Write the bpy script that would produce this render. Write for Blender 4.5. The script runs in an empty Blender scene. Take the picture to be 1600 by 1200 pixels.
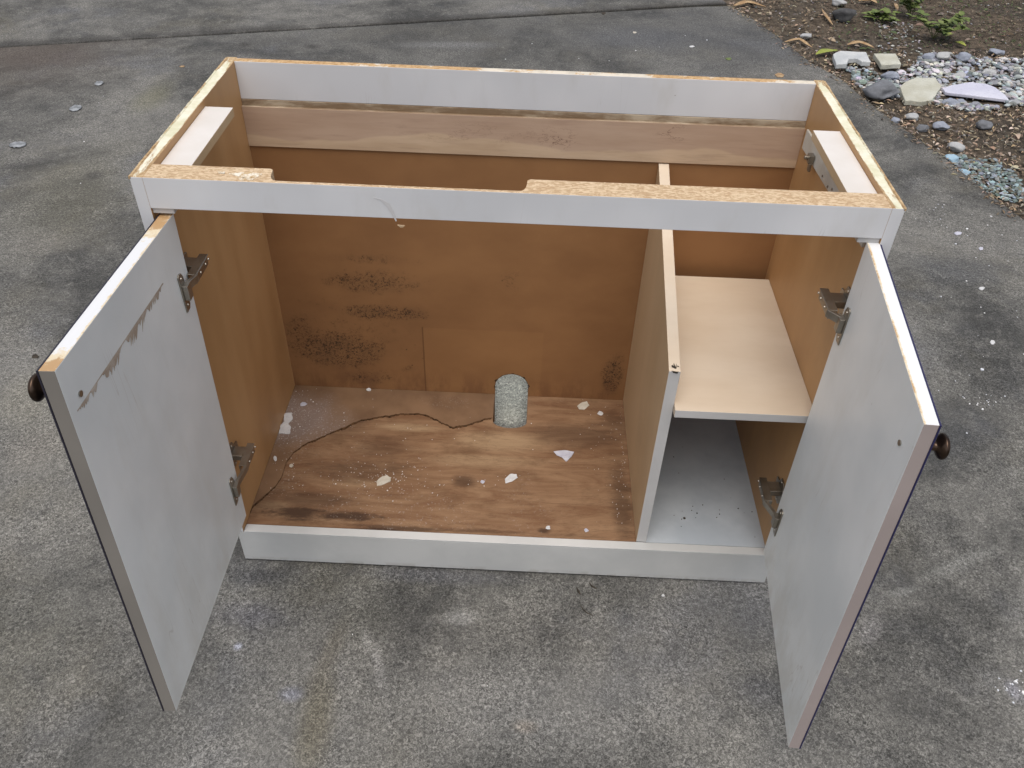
import bpy, bmesh, math, random
from mathutils import Vector, Matrix, noise
random.seed(7)
sc = bpy.context.scene

# ---------------- camera ----------------
CAM = Vector((0.53006887, -0.99717099, 1.35059747))
RI = Vector((0.99895954, 0.03788855, 0.02538298)).normalized()
UP = Vector((-0.04399202, 0.65384561, 0.75534801)).normalized()
FW = RI.cross(UP) * -1
if FW.y < 0: FW = -FW
FPX = 1312.9863
cam_d = bpy.data.cameras.new('camera'); cam = bpy.data.objects.new('camera', cam_d)
sc.collection.objects.link(cam); sc.camera = cam
cam_d.sensor_width = 36; cam_d.lens = FPX / 1600 * 36; cam_d.clip_start = .02; cam_d.clip_end = 200
M = Matrix.Identity(4)
for i in range(3):
    M[i][0] = RI[i]; M[i][1] = UP[i]; M[i][2] = -FW[i]; M[i][3] = CAM[i]
cam.matrix_world = M

# ---------------- light ----------------
SUN_EL, SUN_AZ = math.radians(72), math.radians(-172)   # azimuth from +Y, clockwise seen from above
w = bpy.data.worlds.new('World'); sc.world = w; w.use_nodes = True
nt = w.node_tree; bg = nt.nodes['Background']
sky = nt.nodes.new('ShaderNodeTexSky'); sky.sky_type = 'NISHITA'; sky.sun_disc = False
sky.sun_elevation = SUN_EL; sky.sun_rotation = SUN_AZ
sky.air_density = 1.0; sky.dust_density = 4.0; sky.ozone_density = 1.0
hs = nt.nodes.new('ShaderNodeHueSaturation'); hs.inputs['Saturation'].default_value = .45; nt.links.new(sky.outputs[0], hs.inputs['Color']); nt.links.new(hs.outputs[0], bg.inputs[0]); bg.inputs[1].default_value = .15
sd = bpy.data.lights.new('sun', 'SUN'); so = bpy.data.objects.new('sun', sd); sc.collection.objects.link(so)
sd.energy = 1.15; sd.angle = math.radians(50); sd.color = (1, .92, .82)
sdir = Vector((math.sin(SUN_AZ) * math.cos(SUN_EL), math.cos(SUN_AZ) * math.cos(SUN_EL), math.sin(SUN_EL)))
so.rotation_euler = sdir.to_track_quat('Z', 'Y').to_euler()
sc.view_settings.view_transform = 'Standard'; sc.view_settings.look = 'None'
sc.view_settings.exposure = 0.22; sc.view_settings.gamma = 1

# ---------------- dimensions (metres) ----------------
W, H, T = 1.02, .8183, .0170
HB, YIN, HR, TR = .7727, .4221, .7531, .0397     # rail bottom z, rear rail face y, rear rail bottom z, front rail thickness
YB, ZF, YF = .4198, .0892, .0186                 # back panel face, floor top, floor front
XD, TD = .7587, .0185                            # divider
ZS = .4429                                       # shelf top
YO = .4410                                       # outer back

# ---------------- rays: survey helpers ----------------
def ray(u, v): return FW + RI * ((u - 800) / FPX) - UP * ((v - 600) / FPX)
def on(u, v, ax, val):
    d = ray(u, v); return CAM + d * ((val - CAM[ax]) / d[ax])
def gz(u, v, z=0.0): return on(u, v, 2, z)
def on_plane(u, v, p, n):
    d = ray(u, v); return CAM + d * ((p - CAM).dot(n) / d.dot(n))
def to_px(p):
    d = p - CAM; z = d.dot(FW); return (800 + FPX * d.dot(RI) / z, 600 - FPX * d.dot(UP) / z)

# ---------------- material DSL ----------------
class N:
    def __init__(s, name, rough=.5, spec=.5, metal=0.0):
        s.m = bpy.data.materials.new(name); s.m.use_nodes = True; s.t = s.m.node_tree
        s.b = s.t.nodes['Principled BSDF']
        s.b.inputs['Roughness'].default_value = rough; s.b.inputs['Metallic'].default_value = metal
        s.b.inputs['Specular IOR Level'].default_value = spec
        s.tc = s.t.nodes.new('ShaderNodeTexCoord').outputs['Object']
    def put(s, inp, v):
        if isinstance(v, bpy.types.NodeSocket): s.t.links.new(v, inp)
        elif isinstance(v, (tuple, list)) and len(v) == 3 and inp.type == 'RGBA': inp.default_value = (*v, 1)
        else: inp.default_value = v
    def map(s, scale=(1, 1, 1), loc=(0, 0, 0), rot=(0, 0, 0), vec=None):
        n = s.t.nodes.new('ShaderNodeMapping'); s.put(n.inputs[0], vec or s.tc)
        n.inputs['Scale'].default_value = scale; n.inputs['Location'].default_value = loc; n.inputs['Rotation'].default_value = rot
        return n.outputs[0]
    def noise(s, scale, detail=3, rough=.5, vec=None, dist=0, lac=2.0):
        n = s.t.nodes.new('ShaderNodeTexNoise'); s.put(n.inputs['Vector'], vec or s.tc)
        n.inputs['Scale'].default_value = scale; n.inputs['Detail'].default_value = detail
        n.inputs['Roughness'].default_value = rough; n.inputs['Distortion'].default_value = dist
        return n.outputs['Fac']
    def vor(s, scale, feat='F1', vec=None, out='Distance', rand=1):
        n = s.t.nodes.new('ShaderNodeTexVoronoi'); s.put(n.inputs['Vector'], vec or s.tc)
        n.feature = feat; n.inputs['Scale'].default_value = scale; n.inputs['Randomness'].default_value = rand
        return n.outputs[out]
    def ramp(s, f, *stops):
        n = s.t.nodes.new('ShaderNodeValToRGB'); s.put(n.inputs[0], f); e = n.color_ramp.elements
        while len(e) < len(stops): e.new(.5)
        for el, (p, c) in zip(e, stops):
            el.position = p; el.color = (c, c, c, 1) if isinstance(c, (int, float)) else (*c, 1)
        return n.outputs[0]
    def step(s, f, a, b): # smooth 0..1
        n = s.t.nodes.new('ShaderNodeMapRange'); n.interpolation_type = 'SMOOTHSTEP'
        s.put(n.inputs[0], f); n.inputs[1].default_value = a; n.inputs[2].default_value = b
        n.inputs[3].default_value = 0; n.inputs[4].default_value = 1; return n.outputs[0]
    def mix(s, f, a, b, mode='MIX'):
        n = s.t.nodes.new('ShaderNodeMix'); n.data_type = 'RGBA'; n.blend_type = mode
        s.put(n.inputs[0], f); s.put(n.inputs[6], a); s.put(n.inputs[7], b); return n.outputs[2]
    def ma(s, op, a, b=0.0, c=0.0):
        n = s.t.nodes.new('ShaderNodeMath'); n.operation = op
        s.put(n.inputs[0], a); s.put(n.inputs[1], b)
        if op == 'MULTIPLY_ADD': s.put(n.inputs[2], c)
        return n.outputs[0]
    def mul(s, a, b): return s.ma('MULTIPLY', a, b)
    def add(s, a, b): return s.ma('ADD', a, b)
    def sub(s, a, b): return s.ma('SUBTRACT', a, b)
    def mx(s, *a):
        o = a[0]
        for b in a[1:]: o = s.ma('MAXIMUM', o, b)
        return o
    def xyz(s):
        n = s.t.nodes.new('ShaderNodeSeparateXYZ'); s.put(n.inputs[0], s.tc); return n.outputs
    def blob(s, c, r, warp=None, amp=.3, rot=0.0, inner=.2):
        """soft ellipsoid mask, 1 in the middle; c, r 3-vectors (r=None axis ignored)"""
        sc_ = tuple(0 if k is None else 1 / k for k in r)
        n = s.t.nodes.new('ShaderNodeVectorMath'); n.operation = 'SUBTRACT'
        s.put(n.inputs[0], s.tc); n.inputs[1].default_value = c
        v = n.outputs[0]
        if rot: v = s.map(rot=(0, 0, -rot), vec=v)
        v = s.map(scale=sc_, vec=v)
        l = s.t.nodes.new('ShaderNodeVectorMath'); l.operation = 'LENGTH'; s.put(l.inputs[0], v)
        d = l.outputs['Value']
        if warp is not None: d = s.ma('MULTIPLY_ADD', s.sub(warp, .5), amp * 2, d)
        return s.sub(1.0, s.step(d, inner, 1.0))
    def bump(s, h, strength=.3, dist=.001):
        n = s.t.nodes.new('ShaderNodeBump'); s.put(n.inputs['Height'], h)
        n.inputs['Strength'].default_value = strength; n.inputs['Distance'].default_value = dist
        s.t.links.new(n.outputs[0], s.b.inputs['Normal'])
    def col(s, c): s.put(s.b.inputs['Base Color'], c); return s
    def rough(s, c): s.put(s.b.inputs['Roughness'], c); return s
    def attr(s, name='tone'):
        n = s.t.nodes.new('ShaderNodeAttribute'); n.attribute_name = name; return n.outputs['Color']

MT = {}
# white laminate
n = N('white_laminate', .42, .4)
big = n.noise(4, 3); smudge = n.noise(14, 5, .6, n.map((1, 1, .35)))
c = n.mix(n.step(big, .35, .7), (.58, .585, .60), (.68, .68, .69))
c = n.mix(n.mul(n.step(smudge, .50, .78), .40), c, (.47, .45, .41)); scr_ = n.mul(n.sub(1, n.step(n.ma('ABSOLUTE', n.sub(n.noise(22, 3, .5, n.map((1, 1, .08), rot=(.2, .3, 0))), .5)), 0, .004)), n.step(n.noise(5, 3), .55, .65)); c = n.mix(n.mul(scr_, .5), c, (.42, .40, .37))
spk = n.mul(n.sub(1, n.step(n.vor(26), .012, .03)), n.step(n.noise(9, 2), .55, .6))
c = n.mix(n.mul(spk, .8), c, (.16, .11, .08))
n.col(c).rough(n.ma('MULTIPLY_ADD', smudge, .3, .28)); MT['white'] = n.m
n = N('kick_laminate', .5, .35)
c = n.mix(n.step(n.noise(5, 5, .6), .35, .7), (.47, .475, .465), (.56, .56, .545)); spk = n.mul(n.sub(1, n.step(n.vor(40), .012, .035)), n.step(n.noise(9, 2), .52, .58))
c = n.mix(n.mul(spk, .8), c, (.10, .07, .05)); c = n.mix(n.mul(n.sub(1, n.step(n.xyz()[2], .0, .02)), n.mul(n.step(n.noise(40, 5, .7), .45, .6), .5)), c, (.22, .19, .15)); n.col(c); MT['kick'] = n.m
n = N('door_laminate', .36, .5)
big = n.noise(3.5, 4, .6); smudge = n.noise(10, 6, .65, n.map((1, 1, .3)))
c = n.mix(n.step(big, .32, .68), (.66, .69, .69), (.79, .81, .80)); c = n.mix(n.mul(n.step(smudge, .50, .75), .30), c, (.58, .56, .50))
c = n.mix(n.mul(n.sub(1, n.step(n.xyz()[2], .14, .30)), n.mul(n.step(n.noise(18, 6, .7, n.map((1, 1, .5))), .42, .62), .30)), c, (.50, .47, .40))
scr_ = n.mul(n.sub(1, n.step(n.ma('ABSOLUTE', n.sub(n.noise(20, 3, .5, n.map((1, 1, .08), rot=(.2, .3, 0))), .5)), 0, .004)), n.step(n.noise(5, 3), .52, .62)); c = n.mix(n.mul(scr_, .5), c, (.50, .48, .44))
spk = n.mul(n.sub(1, n.step(n.vor(30), .012, .03)), n.step(n.noise(8, 2), .54, .6)); c = n.mix(n.mul(spk, .8), c, (.20, .15, .10))
n.col(c).rough(n.ma('MULTIPLY_ADD', smudge, .3, .24)); MT['door_white'] = n.m
# grey, dusty white laminate of the right bay floor
n = N('dusty_laminate', .45, .4)
c = n.mix(n.step(n.noise(7, 4, .6), .35, .7), (.40, .44, .48), (.52, .56, .59))
spk = n.mul(n.sub(1, n.step(n.vor(48), .015, .05)), n.step(n.noise(12, 2), .5, .56))
c = n.mix(spk, c, (.06, .04, .03)); n.col(c).rough(n.ma('MULTIPLY_ADD', n.noise(30, 4), .3, .3)); MT['dusty'] = n.m
# tan wood print interior
def tan(name, a, b, vert=True, dirt=.5, fine=.25):
    n = N(name, .5, .35)
    g = n.noise(5, 4, .55, n.map((1, 2.2, .6) if vert else (.8, 1.6, 3)))
    f = n.noise(160, 2, .5, n.map((1, 1, .06) if vert else (.12, 1, 1)))
    c = n.mix(n.step(g, .3, .72), a, b)
    c = n.mix(n.mul(n.step(f, .45, .75), fine), c, tuple(k * .72 for k in a))
    d = n.noise(3.2, 5, .65)
    c = n.mix(n.mul(n.step(d, .5, .75), dirt), c, tuple(k * .55 for k in a))
    n.col(c).rough(n.ma('MULTIPLY_ADD', g, .25, .35)); n.bump(f, .08, .0005); MT[name] = n.m
tan('tan_side', (.42, .235, .100), (.50, .295, .135), True, .3, .04)
tan('tan_shelf', (.58, .47, .35), (.66, .56, .44), False, .12, .05)
tan('tan_divider', (.50, .36, .21), (.56, .41, .25), True, .25, .12)
# particle board (fresh and worn) : top edges
def particle(name, a, b, dark, paint=0.0, paintc=(.66, .60, .42), pscale=7):
    n = N(name, .8, .2)
    v1 = n.vor(480, vec=n.map((.4, 1, 1)), out='Color'); v2 = n.noise(420, 3, .7)
    sepn = n.t.nodes.new('ShaderNodeSeparateColor'); n.put(sepn.inputs[0], v1)
    c = n.mix(n.step(sepn.outputs[0], .15, .85), a, b)
    c = n.mix(n.mul(n.step(v2, .58, .72), .8), c, dark)
    if paint:
        pm = n.step(n.noise(pscale, 6, .72, n.map((1, 1, 1))), .62 - paint * .35, .66 - paint * .35)
        c = n.mix(pm, c, n.mix(n.step(n.noise(60, 4), .4, .7), paintc, tuple(k * .8 for k in paintc)))
    n.col(c); n.bump(v2, .5, .0012); MT[name] = n.m
particle('particle', (.44, .305, .18), (.62, .48, .32), (.28, .18, .10))
n = N('worn_panel_top', .75, .2); X_ = n.xyz()
v2 = n.noise(380, 3, .7); base = n.mix(n.step(n.noise(120, 4, .7), .35, .68), (.34, .22, .11), (.56, .42, .25)); base = n.mix(n.mul(n.step(v2, .6, .72), .6), base, (.20, .12, .06))
mid = n.sub(1, n.step(n.ma('ABSOLUTE', n.sub(n.ma('ABSOLUTE', n.sub(X_[0], .51)), .5015)), .0035, .0085))
ymid = n.mul(n.step(X_[1], .01, .12), n.sub(1, n.step(X_[1], .36, .44)))
pm = n.step(n.add(n.mul(n.noise(28, 7, .75, n.map((1.5, .35, 1))), 1.0), n.mul(n.add(mid, ymid), .24)), .72, .80)
c = n.mix(pm, base, n.mix(n.step(n.noise(18, 5, .7), .38, .66), (.78, .75, .62), (.62, .60, .42)))
n.col(c); n.bump(n.add(v2, pm), .5, .001); MT['particle_cream'] = n.m
particle('particle_white', (.44, .30, .15), (.58, .44, .26), (.22, .13, .06), .75, (.82, .80, .74), 11)
particle('particle_dark', (.10, .055, .025), (.17, .10, .05), (.05, .03, .015))
particle('particle_mixed', (.42, .26, .12), (.58, .40, .22), (.24, .14, .06), .36, (.66, .60, .50), 5)
# chipped raw wood front edge
n = N('raw_edge', .75, .2); c = n.mix(n.step(n.noise(26, 5, .7), .42, .62), (.36, .25, .13), (.52, .47, .36)); n.col(c); MT['raw'] = n.m
# banded edge grey-brown
for nm, cc in (('edge_grey', (.20, .185, .165)), ('edge_taupe', (.33, .28, .265)), ('edge_pale', (.50, .49, .48))):
    n = N(nm, .4, .4); c = n.mix(n.step(n.noise(6, 4), .35, .7), tuple(k * .93 for k in cc), tuple(k * 1.07 for k in cc)); n.col(c); MT[nm] = n.m
n = N('navy_edge', .4, .4); n.col((.018, .017, .07)); MT['navy'] = n.m
n = N('black_edge', .5, .4); n.col((.02, .018, .03)); MT['black'] = n.m

# back panel with mould
n = N('mouldy_back_panel', .6, .3)
g = n.noise(5, 5, .6, n.map((.8, 1, 1.3))); c = n.mix(n.step(g, .3, .72), (.235, .115, .047), (.30, .152, .063))
c = n.mix(n.mul(n.step(n.noise(3, 4, .6), .5, .75), .35), c, (.20, .10, .045))
warp = n.noise(9, 5, .65)
def bp(u, v): return on(u, v, 1, YB)
def bblob(u, v, ru, rv, amp=.35, inner=.15):
    a = bp(u, v); rx = (bp(u + ru, v) - bp(u - ru, v)).length / 2; rz = (bp(u, v + rv) - bp(u, v - rv)).length / 2
    return n.blob((a.x, YB, a.z), (rx, None, rz), warp, amp, inner=inner)
m1 = n.mx(bblob(525, 545, 110, 45), n.mul(bblob(600, 488, 95, 18), .9), n.mul(bblob(585, 440, 120, 30), .62), n.mul(bblob(590, 405, 120, 14), .45), bblob(958, 585, 26, 45, .2), n.mul(bblob(575, 590, 70, 20), .6), n.mul(bblob(640, 576, 22, 10), .5), n.mul(bblob(470, 520, 40, 50), .6), n.mul(bblob(560, 520, 160, 100), .30), n.mul(bblob(800, 440, 30, 24), .4))
sp = n.mx(n.step(n.noise(170, 6, .85, dist=.6), .52, .58), n.step(n.noise(330, 4, .8, n.map(loc=(3, 2, 1))), .56, .62), n.mul(n.sub(1, n.step(n.vor(150), .14, .28)), n.step(n.noise(30, 4), .42, .52)))
spots = n.mul(n.sub(1, n.step(n.vor(38), .04, .10)), n.step(n.noise(11, 3), .5, .58))
thr = n.mx(n.mul(sp, n.step(n.add(m1, n.mul(n.sub(n.noise(38, 6, .75), .5), 1.6)), .20, .72)), n.mul(spots, n.step(m1, .02, .2)))
c = n.mix(n.mul(n.mul(m1, n.step(n.noise(16, 5, .7), .25, .65)), .42), c, (.11, .062, .034))
c = n.mix(n.mul(thr, .92), c, (.022, .012, .007))
P1, P2 = bp(660, 512), bp(845, 592)
xx = n.xyz()
box = n.mul(n.mul(n.step(xx[0], P1.x - .002, P1.x + .002), n.sub(1, n.step(xx[0], P2.x - .002, P2.x + .002))), n.sub(1, n.step(xx[2], P1.z - .002, P1.z + .002)))
c = n.mix(n.mul(box, .13), c, (.42, .22, .085))
ln = n.mul(n.sub(1, n.step(n.ma('ABSOLUTE', n.sub(xx[0], P1.x)), .0006, .0022)), n.sub(1, n.step(xx[2], P1.z, P1.z + .004)))
c = n.mix(n.mul(ln, .6), c, (.08, .035, .015))
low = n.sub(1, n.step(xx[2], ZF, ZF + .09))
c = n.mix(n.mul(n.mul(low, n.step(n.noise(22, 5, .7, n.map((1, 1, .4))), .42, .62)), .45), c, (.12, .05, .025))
n.col(c); n.bump(sp, .1, .0006); MT['back'] = n.m

# bottom: stained plywood
n = N('stained_plywood', .62, .3)
def fp(u, v): return gz(u, v, ZF)
warp = n.noise(7, 6, .65, n.map((.6, 1.6, 1)))
g = n.noise(6, 9, .72, n.map((.8, 3.6, 1)), dist=1.4); g2 = n.noise(90, 3, .6, n.map((.06, 1, 1)))
c = n.mix(n.step(g, .3, .68), (.16, .080, .040), (.28, .170, .095))
c = n.mix(n.mul(n.step(g2, .5, .7), .4), c, (.17, .09, .045))
warp2 = n.noise(26, 7, .75, n.map((.45, 1.5, 1), (4, 4, 0)))
def fblob(u, v, ru, rv, amp=.35, inner=.1):
    a = fp(u, v); inner = inner if inner != .1 else .3; return n.blob((a.x, a.y, 0), ((fp(u + ru, v) - a).length, (fp(u, v + rv) - fp(u, v - rv)).length / 2, None), warp, amp, inner=inner)
warp, w_old = n.ma('MULTIPLY_ADD', n.sub(warp2, .5), 1.6, warp), warp
dk = n.mx(fblob(465, 801, 90, 13, .8, .3), fblob(530, 806, 80, 9, .8, .3), n.mul(fblob(640, 826, 120, 6, .6, .3), .8), n.mul(fblob(420, 770, 60, 40), .5), n.mul(fblob(560, 735, 110, 25, .5), .45), fblob(600, 828, 60, 7), n.mul(fblob(480, 780, 100, 20), .6), n.mul(fblob(535, 660, 60, 28), .5), n.mul(fblob(900, 680, 110, 26), .55), n.mul(fblob(725, 752, 25, 12), .7), n.mul(fblob(972, 790, 22, 90, .8, .05), .62), n.mul(fblob(960, 660, 30, 20, .8), .45), n.mul(fblob(600, 700, 60, 25), .4), n.mul(fblob(850, 830, 18, 7, .6), .9), n.mul(fblob(430, 790, 50, 18, .8), .5), n.mul(fblob(750, 830, 200, 7, .8), .6))
warp = w_old
lt = n.mx(fblob(780, 690, 110, 22), n.mul(fblob(640, 668, 70, 9), 1.0), n.mul(fblob(560, 755, 60, 10), .5), n.mul(fblob(430, 790, 40, 10), .6), n.mul(fblob(760, 720, 120, 14), .7))
c = n.mix(n.mul(lt, .45), c, (.44, .32, .19)); c = n.mix(n.mul(n.step(n.noise(11, 6, .7, n.map((.7, 1.3, 1), (3, 3, 3))), .5, .68), .55), c, (.13, .07, .035)); c = n.mix(n.mul(dk, .85), c, (.035, .017, .010))
dust = n.mul(n.step(n.noise(240, 4, .7), .60, .68), n.step(n.add(n.noise(6, 4, .6), n.mul(fblob(600, 790, 150, 40), .25)), .5, .68))
c = n.mix(n.mul(dust, .5), c, (.50, .47, .45))
crk = n.mul(n.sub(1, n.step(n.ma('ABSOLUTE', n.sub(n.noise(5, 7, .7, n.map((1, 9, 1))), .5)), .0, .012)), .7)
c = n.mix(n.mul(crk, .6), c, (.06, .03, .015))
n.col(c).rough(n.ma('MULTIPLY_ADD', g, .4, .4)); n.bump(n.add(g2, g), .35, .0012); MT['ply'] = n.m
# bottom veneer left standing
n = N('dirty_veneer', .5, .35)
warp = n.noise(9, 5, .65)
c = n.mix(n.step(n.noise(10, 5, .6), .3, .7), (.13, .075, .042), (.21, .125, .07))
c = n.mix(n.mul(fblob(455, 655, 120, 50, .5), .55), c, (.27, .22, .20))
dust = n.mul(n.step(n.noise(260, 4, .75), .56, .66), n.mx(fblob(470, 665, 110, 60, .5), n.mul(fblob(700, 630, 60, 14), .35)))
c = n.mix(n.mul(dust, .75), c, (.50, .48, .48)); n.col(c).rough(n.ma('MULTIPLY_ADD', n.noise(40, 4), .3, .35)); MT['veneer'] = n.m
# rear nailing board
n = N('stained_board', .6, .3)
warp = n.noise(6, 5, .6)
g = n.noise(10, 6, .62, n.map((.5, 3, 4))); f = n.noise(140, 3, .6, n.map((.08, 1, 1)))
c = n.mix(n.step(g, .3, .7), (.47, .335, .22), (.57, .425, .295)); c = n.mix(n.mul(n.step(f, .5, .75), .3), c, (.25, .16, .11))
wl = n.noise(2.2, 4, .55); xx = n.xyz()
edge = n.ma('MULTIPLY_ADD', wl, .12, .635)
c = n.mix(n.mul(n.step(n.sub(xx[2], edge), -.002, .003), .40), c, (.34, .22, .18))
sc1 = n.sub(1, n.step(n.ma('ABSOLUTE', n.sub(n.noise(7, 6, .7, n.map((1, 1, 3))), .5)), 0, .01))
a1 = on(870, 215, 1, YIN); a2 = on(1060, 205, 1, YIN)
msk = n.mx(n.blob((a1.x, YIN, a1.z), (.05, None, .03), warp), n.blob((a2.x, YIN, a2.z), (.06, None, .02), warp), n.mul(n.blob((.42, YIN, .71), (.22, None, .03), warp), .4))
c = n.mix(n.mul(n.mul(sc1, msk), .8), c, (.10, .045, .03)); n.col(c); n.bump(f, .1, .0006); MT['board'] = n.m
n = N('grimy_wood_lip', .7, .2); c = n.mix(n.step(n.noise(30, 5, .7, n.map((.3, 1, 1))), .4, .65), (.22, .15, .09), (.46, .38, .28)); n.col(c); MT['lip'] = n.m

# metal
n = N('nickel', .38, .5, .95); c = n.mix(n.step(n.noise(25, 3), .35, .7), (.30, .27, .225), (.40, .37, .32)); n.col(c).rough(n.ma('MULTIPLY_ADD', n.noise(90, 3), .3, .25)); MT['nickel'] = n.m
n = N('dark_slot', .6, .2); n.col((.02, .016, .012)); MT['slot'] = n.m
n = N('bronze', .28, .5, .85); n.col(n.mix(n.step(n.noise(50, 3), .35, .7), (.045, .030, .022), (.085, .055, .038))); MT['bronze'] = n.m
n = N('peeled_paint', .7, .2); c = n.mix(n.step(n.noise(40, 5, .7), .35, .7), (.34, .27, .21), (.47, .41, .35)); n.col(c); MT['peel'] = n.m
n = N('drip_stain', .5, .3); n.col((.55, .54, .54)); MT['drip'] = n.m

n = N('rotten_dark', .9, .1); n.col(n.mix(n.step(n.noise(150, 4, .7), .35, .65), (.030, .016, .009), (.12, .062, .030))); MT['rot'] = n.m
# concrete
JL, JR = gz(0, 74), gz(1140, 7); JD = (JL - JR).normalized(); JN = Vector((-JD.y, JD.x, 0)); JN = JN if JN.y > 0 else -JN
def jdist(n):
    x = n.xyz(); return n.sub(n.add(n.mul(x[0], JN.x), n.mul(x[1], JN.y)), JR.dot(JN))
def concrete(name, k=1.0, tint=(1, 1, 1)):
    n = N(name, .85, .25)
    warp = n.noise(3.2, 6, .68)
    L = n.noise(1.7, 7, .66, dist=.6); Mn = n.noise(6, 6, .66)
    c = n.mix(n.step(L, .36, .64), (.044, .044, .042), (.148, .144, .132))
    c = n.mix(n.mul(n.step(Mn, .42, .72), .55), c, (.175, .17, .155))
    c = n.mix(n.mul(n.step(n.noise(2.1, 5, .6, n.map(loc=(5, 3, 1))), .5, .7), .35), c, (.13, .118, .088))
    c = n.mix(n.mul(n.step(n.noise(2.6, 5, .6, n.map(loc=(15, 8, 1))), .52, .72), .45), c, (.105, .11, .125))
    c = n.mix(n.mul(n.step(n.noise(17, 6, .72, n.map(loc=(2, 9, 4)), dist=.8), .46, .66), .5), c, (.075, .074, .072)); c = n.mix(n.mul(n.step(n.noise(24, 6, .75, n.map(loc=(7, 1, 4)), dist=.6), .52, .68), .45), c, (.19, .185, .17))
    def g(u, v, rx, ry, rot=0, amp=.35, inner=.15):
        a = gz(u, v); return n.blob((a.x, a.y, 0), (rx, ry, None), warp, amp, rot, inner)
    if name == 'concrete':
        for (u, v, rx, ry, rot, f, cc) in [  # stains; the pale warm patches at left paint in dappled sunlight
            (492, 1130, .044, .15, .05, .65, (.100, .086, .052)), (520, 1010, .03, .10, -.2, .4, (.10, .085, .06)),
            (592, 1045, .016, .08, .35, .45, (.26, .255, .245)), (572, 1000, .014, .04, .3, .35, (.30, .295, .28)), (720, 965, .05, .03, 0, .5, (.26, .26, .25)),
            (1500, 880, .15, .022, .45, .38, (.22, .22, .205)), (1410, 925, .05, .014, .3, .4, (.24, .24, .225)), (1360, 985, .06, .03, .9, .35, (.22, .21, .21)),
            (372, 1010, .012, .012, 0, .55, (.36, .38, .46)), (455, 1085, .03, .02, 0, .45, (.24, .25, .31)), (1585, 1080, .02, .03, 0, .3, (.3, .3, .36)),
            (820, 1135, .03, .018, 0, .35, (.27, .21, .15)), (800, 615, .09, .16, 0, .95, (.50, .50, .42)), (700, 1180, 1.0, .26, 0, .15, (.20, .20, .19)), (120, 620, .16, .35, .2, .22, (.20, .19, .155)), (30, 1000, .2, .2, 0, .35, (.085, .085, .075)), (700, 40, 1.8, 1.1, 0, .5, (.06, .06, .058)), (1150, 60, .8, .7, 0, .5, (.060, .062, .066)), (60, 60, .7, .9, 0, .6, (.06, .046, .036)), (120, 300, .25, .5, 0, .35, (.13, .122, .088)), (40, 620, .1, .16, .3, .35, (.24, .225, .18)), (1330, 880, .05, .12, .4, .4, (.07, .07, .064)), (1420, 640, .2, .25, .2, .45, (.07, .073, .076)), (690, 900, .25, .03, 0, .25, (.10, .105, .13)), (560, 960, .10, .12, .2, .3, (.11, .108, .09)), (400, 900, .09, .035, 0, .75, (.05, .05, .052)),  # pale patch behind pipe cutout: daylight painted in; dark patch at kick: contact shade
            (383, 70, .045, .05, 0, .8, (.045, .043, .04)), (487, 73, .05, .04, 0, .8, (.045, .043, .04)), (145, 275, .05, .05, 0, .7, (.05, .048, .045)), (520, 92, .09, .03, 0, .5, (.06, .056, .05)),
            (240, 150, .10, .22, 0, .45, (.13, .125, .075)), (60, 380, .12, .10, 0, .3, (.17, .16, .145)), (1500, 420, .2, .12, 0, .5, (.075, .078, .083)), (1000, 60, .5, .25, 0, .5, (.085, .088, .095)),
            (700, 70, .35, .07, .1, .4, (.17, .17, .17)), (850, 1100, .35, .12, 0, .35, (.19, .19, .185)), (1180, 975, .12, .07, 0, .4, (.085, .087, .095)), (1190, 1080, .07, .05, 0, .45, (.09, .09, .095)), (60, 90, .5, .2, 0, .5, (.085, .07, .06)), (390, 960, .1, .05, 0, .3, (.10, .10, .125)),
            (60, 700, .10, .12, 0, .35, (.18, .165, .145)), (200, 1000, .12, .10, 0, .3, (.12, .118, .11)), (1310, 100, .06, .10, 0, .6, (.09, .092, .075))]:
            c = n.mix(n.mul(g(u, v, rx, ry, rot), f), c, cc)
    if name == 'concrete_far':
        c = n.mix(n.mul(n.mul(n.sub(1, n.step(jdist(n), .03, .11)), .75), n.step(n.noise(7, 5, .7), .25, .55)), c, (.035, .033, .03))  # dark band beyond the joint: shading of the step painted into the slab
    # exposed grain: fine light and dark grit
    s1 = n.noise(190, 3, .8, dist=1.2); s2 = n.noise(420, 2, .6)
    amt = n.step(n.noise(5, 4, .6), .25, .65)
    grit = n.ramp(s1, (.32, .28), (.43, .62), (.50, 1.05), (.58, 1.7), (.68, 2.6))
    c = n.mix(n.ma('MULTIPLY_ADD', amt, .45, .50), c, n.mix(1.0, c, grit, 'MULTIPLY'))
    c = n.mix(n.mul(n.step(s2, .6, .75), .35), c, (.32, .32, .31))
    pit = n.mul(n.sub(1, n.step(n.vor(34), .03, .07)), n.step(n.noise(4, 2), .55, .62))
    c = n.mix(n.mul(pit, .7), c, (.03, .03, .028))
    if k != 1: c = n.mix(1.0, c, tuple(k * t for t in tint), 'MULTIPLY')
    n.col(c); n.bump(n.add(s1, n.mul(s2, .4)), .35, .002); MT[name] = n.m
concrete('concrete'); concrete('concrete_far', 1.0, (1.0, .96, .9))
n = N('dark_joint', .95, .1); n.col(n.mix(n.step(n.noise(60, 4), .4, .7), (.012, .011, .009), (.05, .045, .035))); MT['joint'] = n.m
n = N('soil', .95, .15)
s = n.noise(30, 8, .75); c = n.mix(n.step(s, .35, .68), (.055, .043, .032), (.17, .135, .10))
c = n.mix(n.mul(n.step(n.noise(3, 4), .45, .65), .4), c, (.05, .05, .045)); c = n.mix(n.mul(n.step(n.noise(140, 4, .7), .58, .7), .6), c, (.20, .16, .12))
n.col(c); n.bump(s, .9, .02); MT['soil'] = n.m
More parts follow.
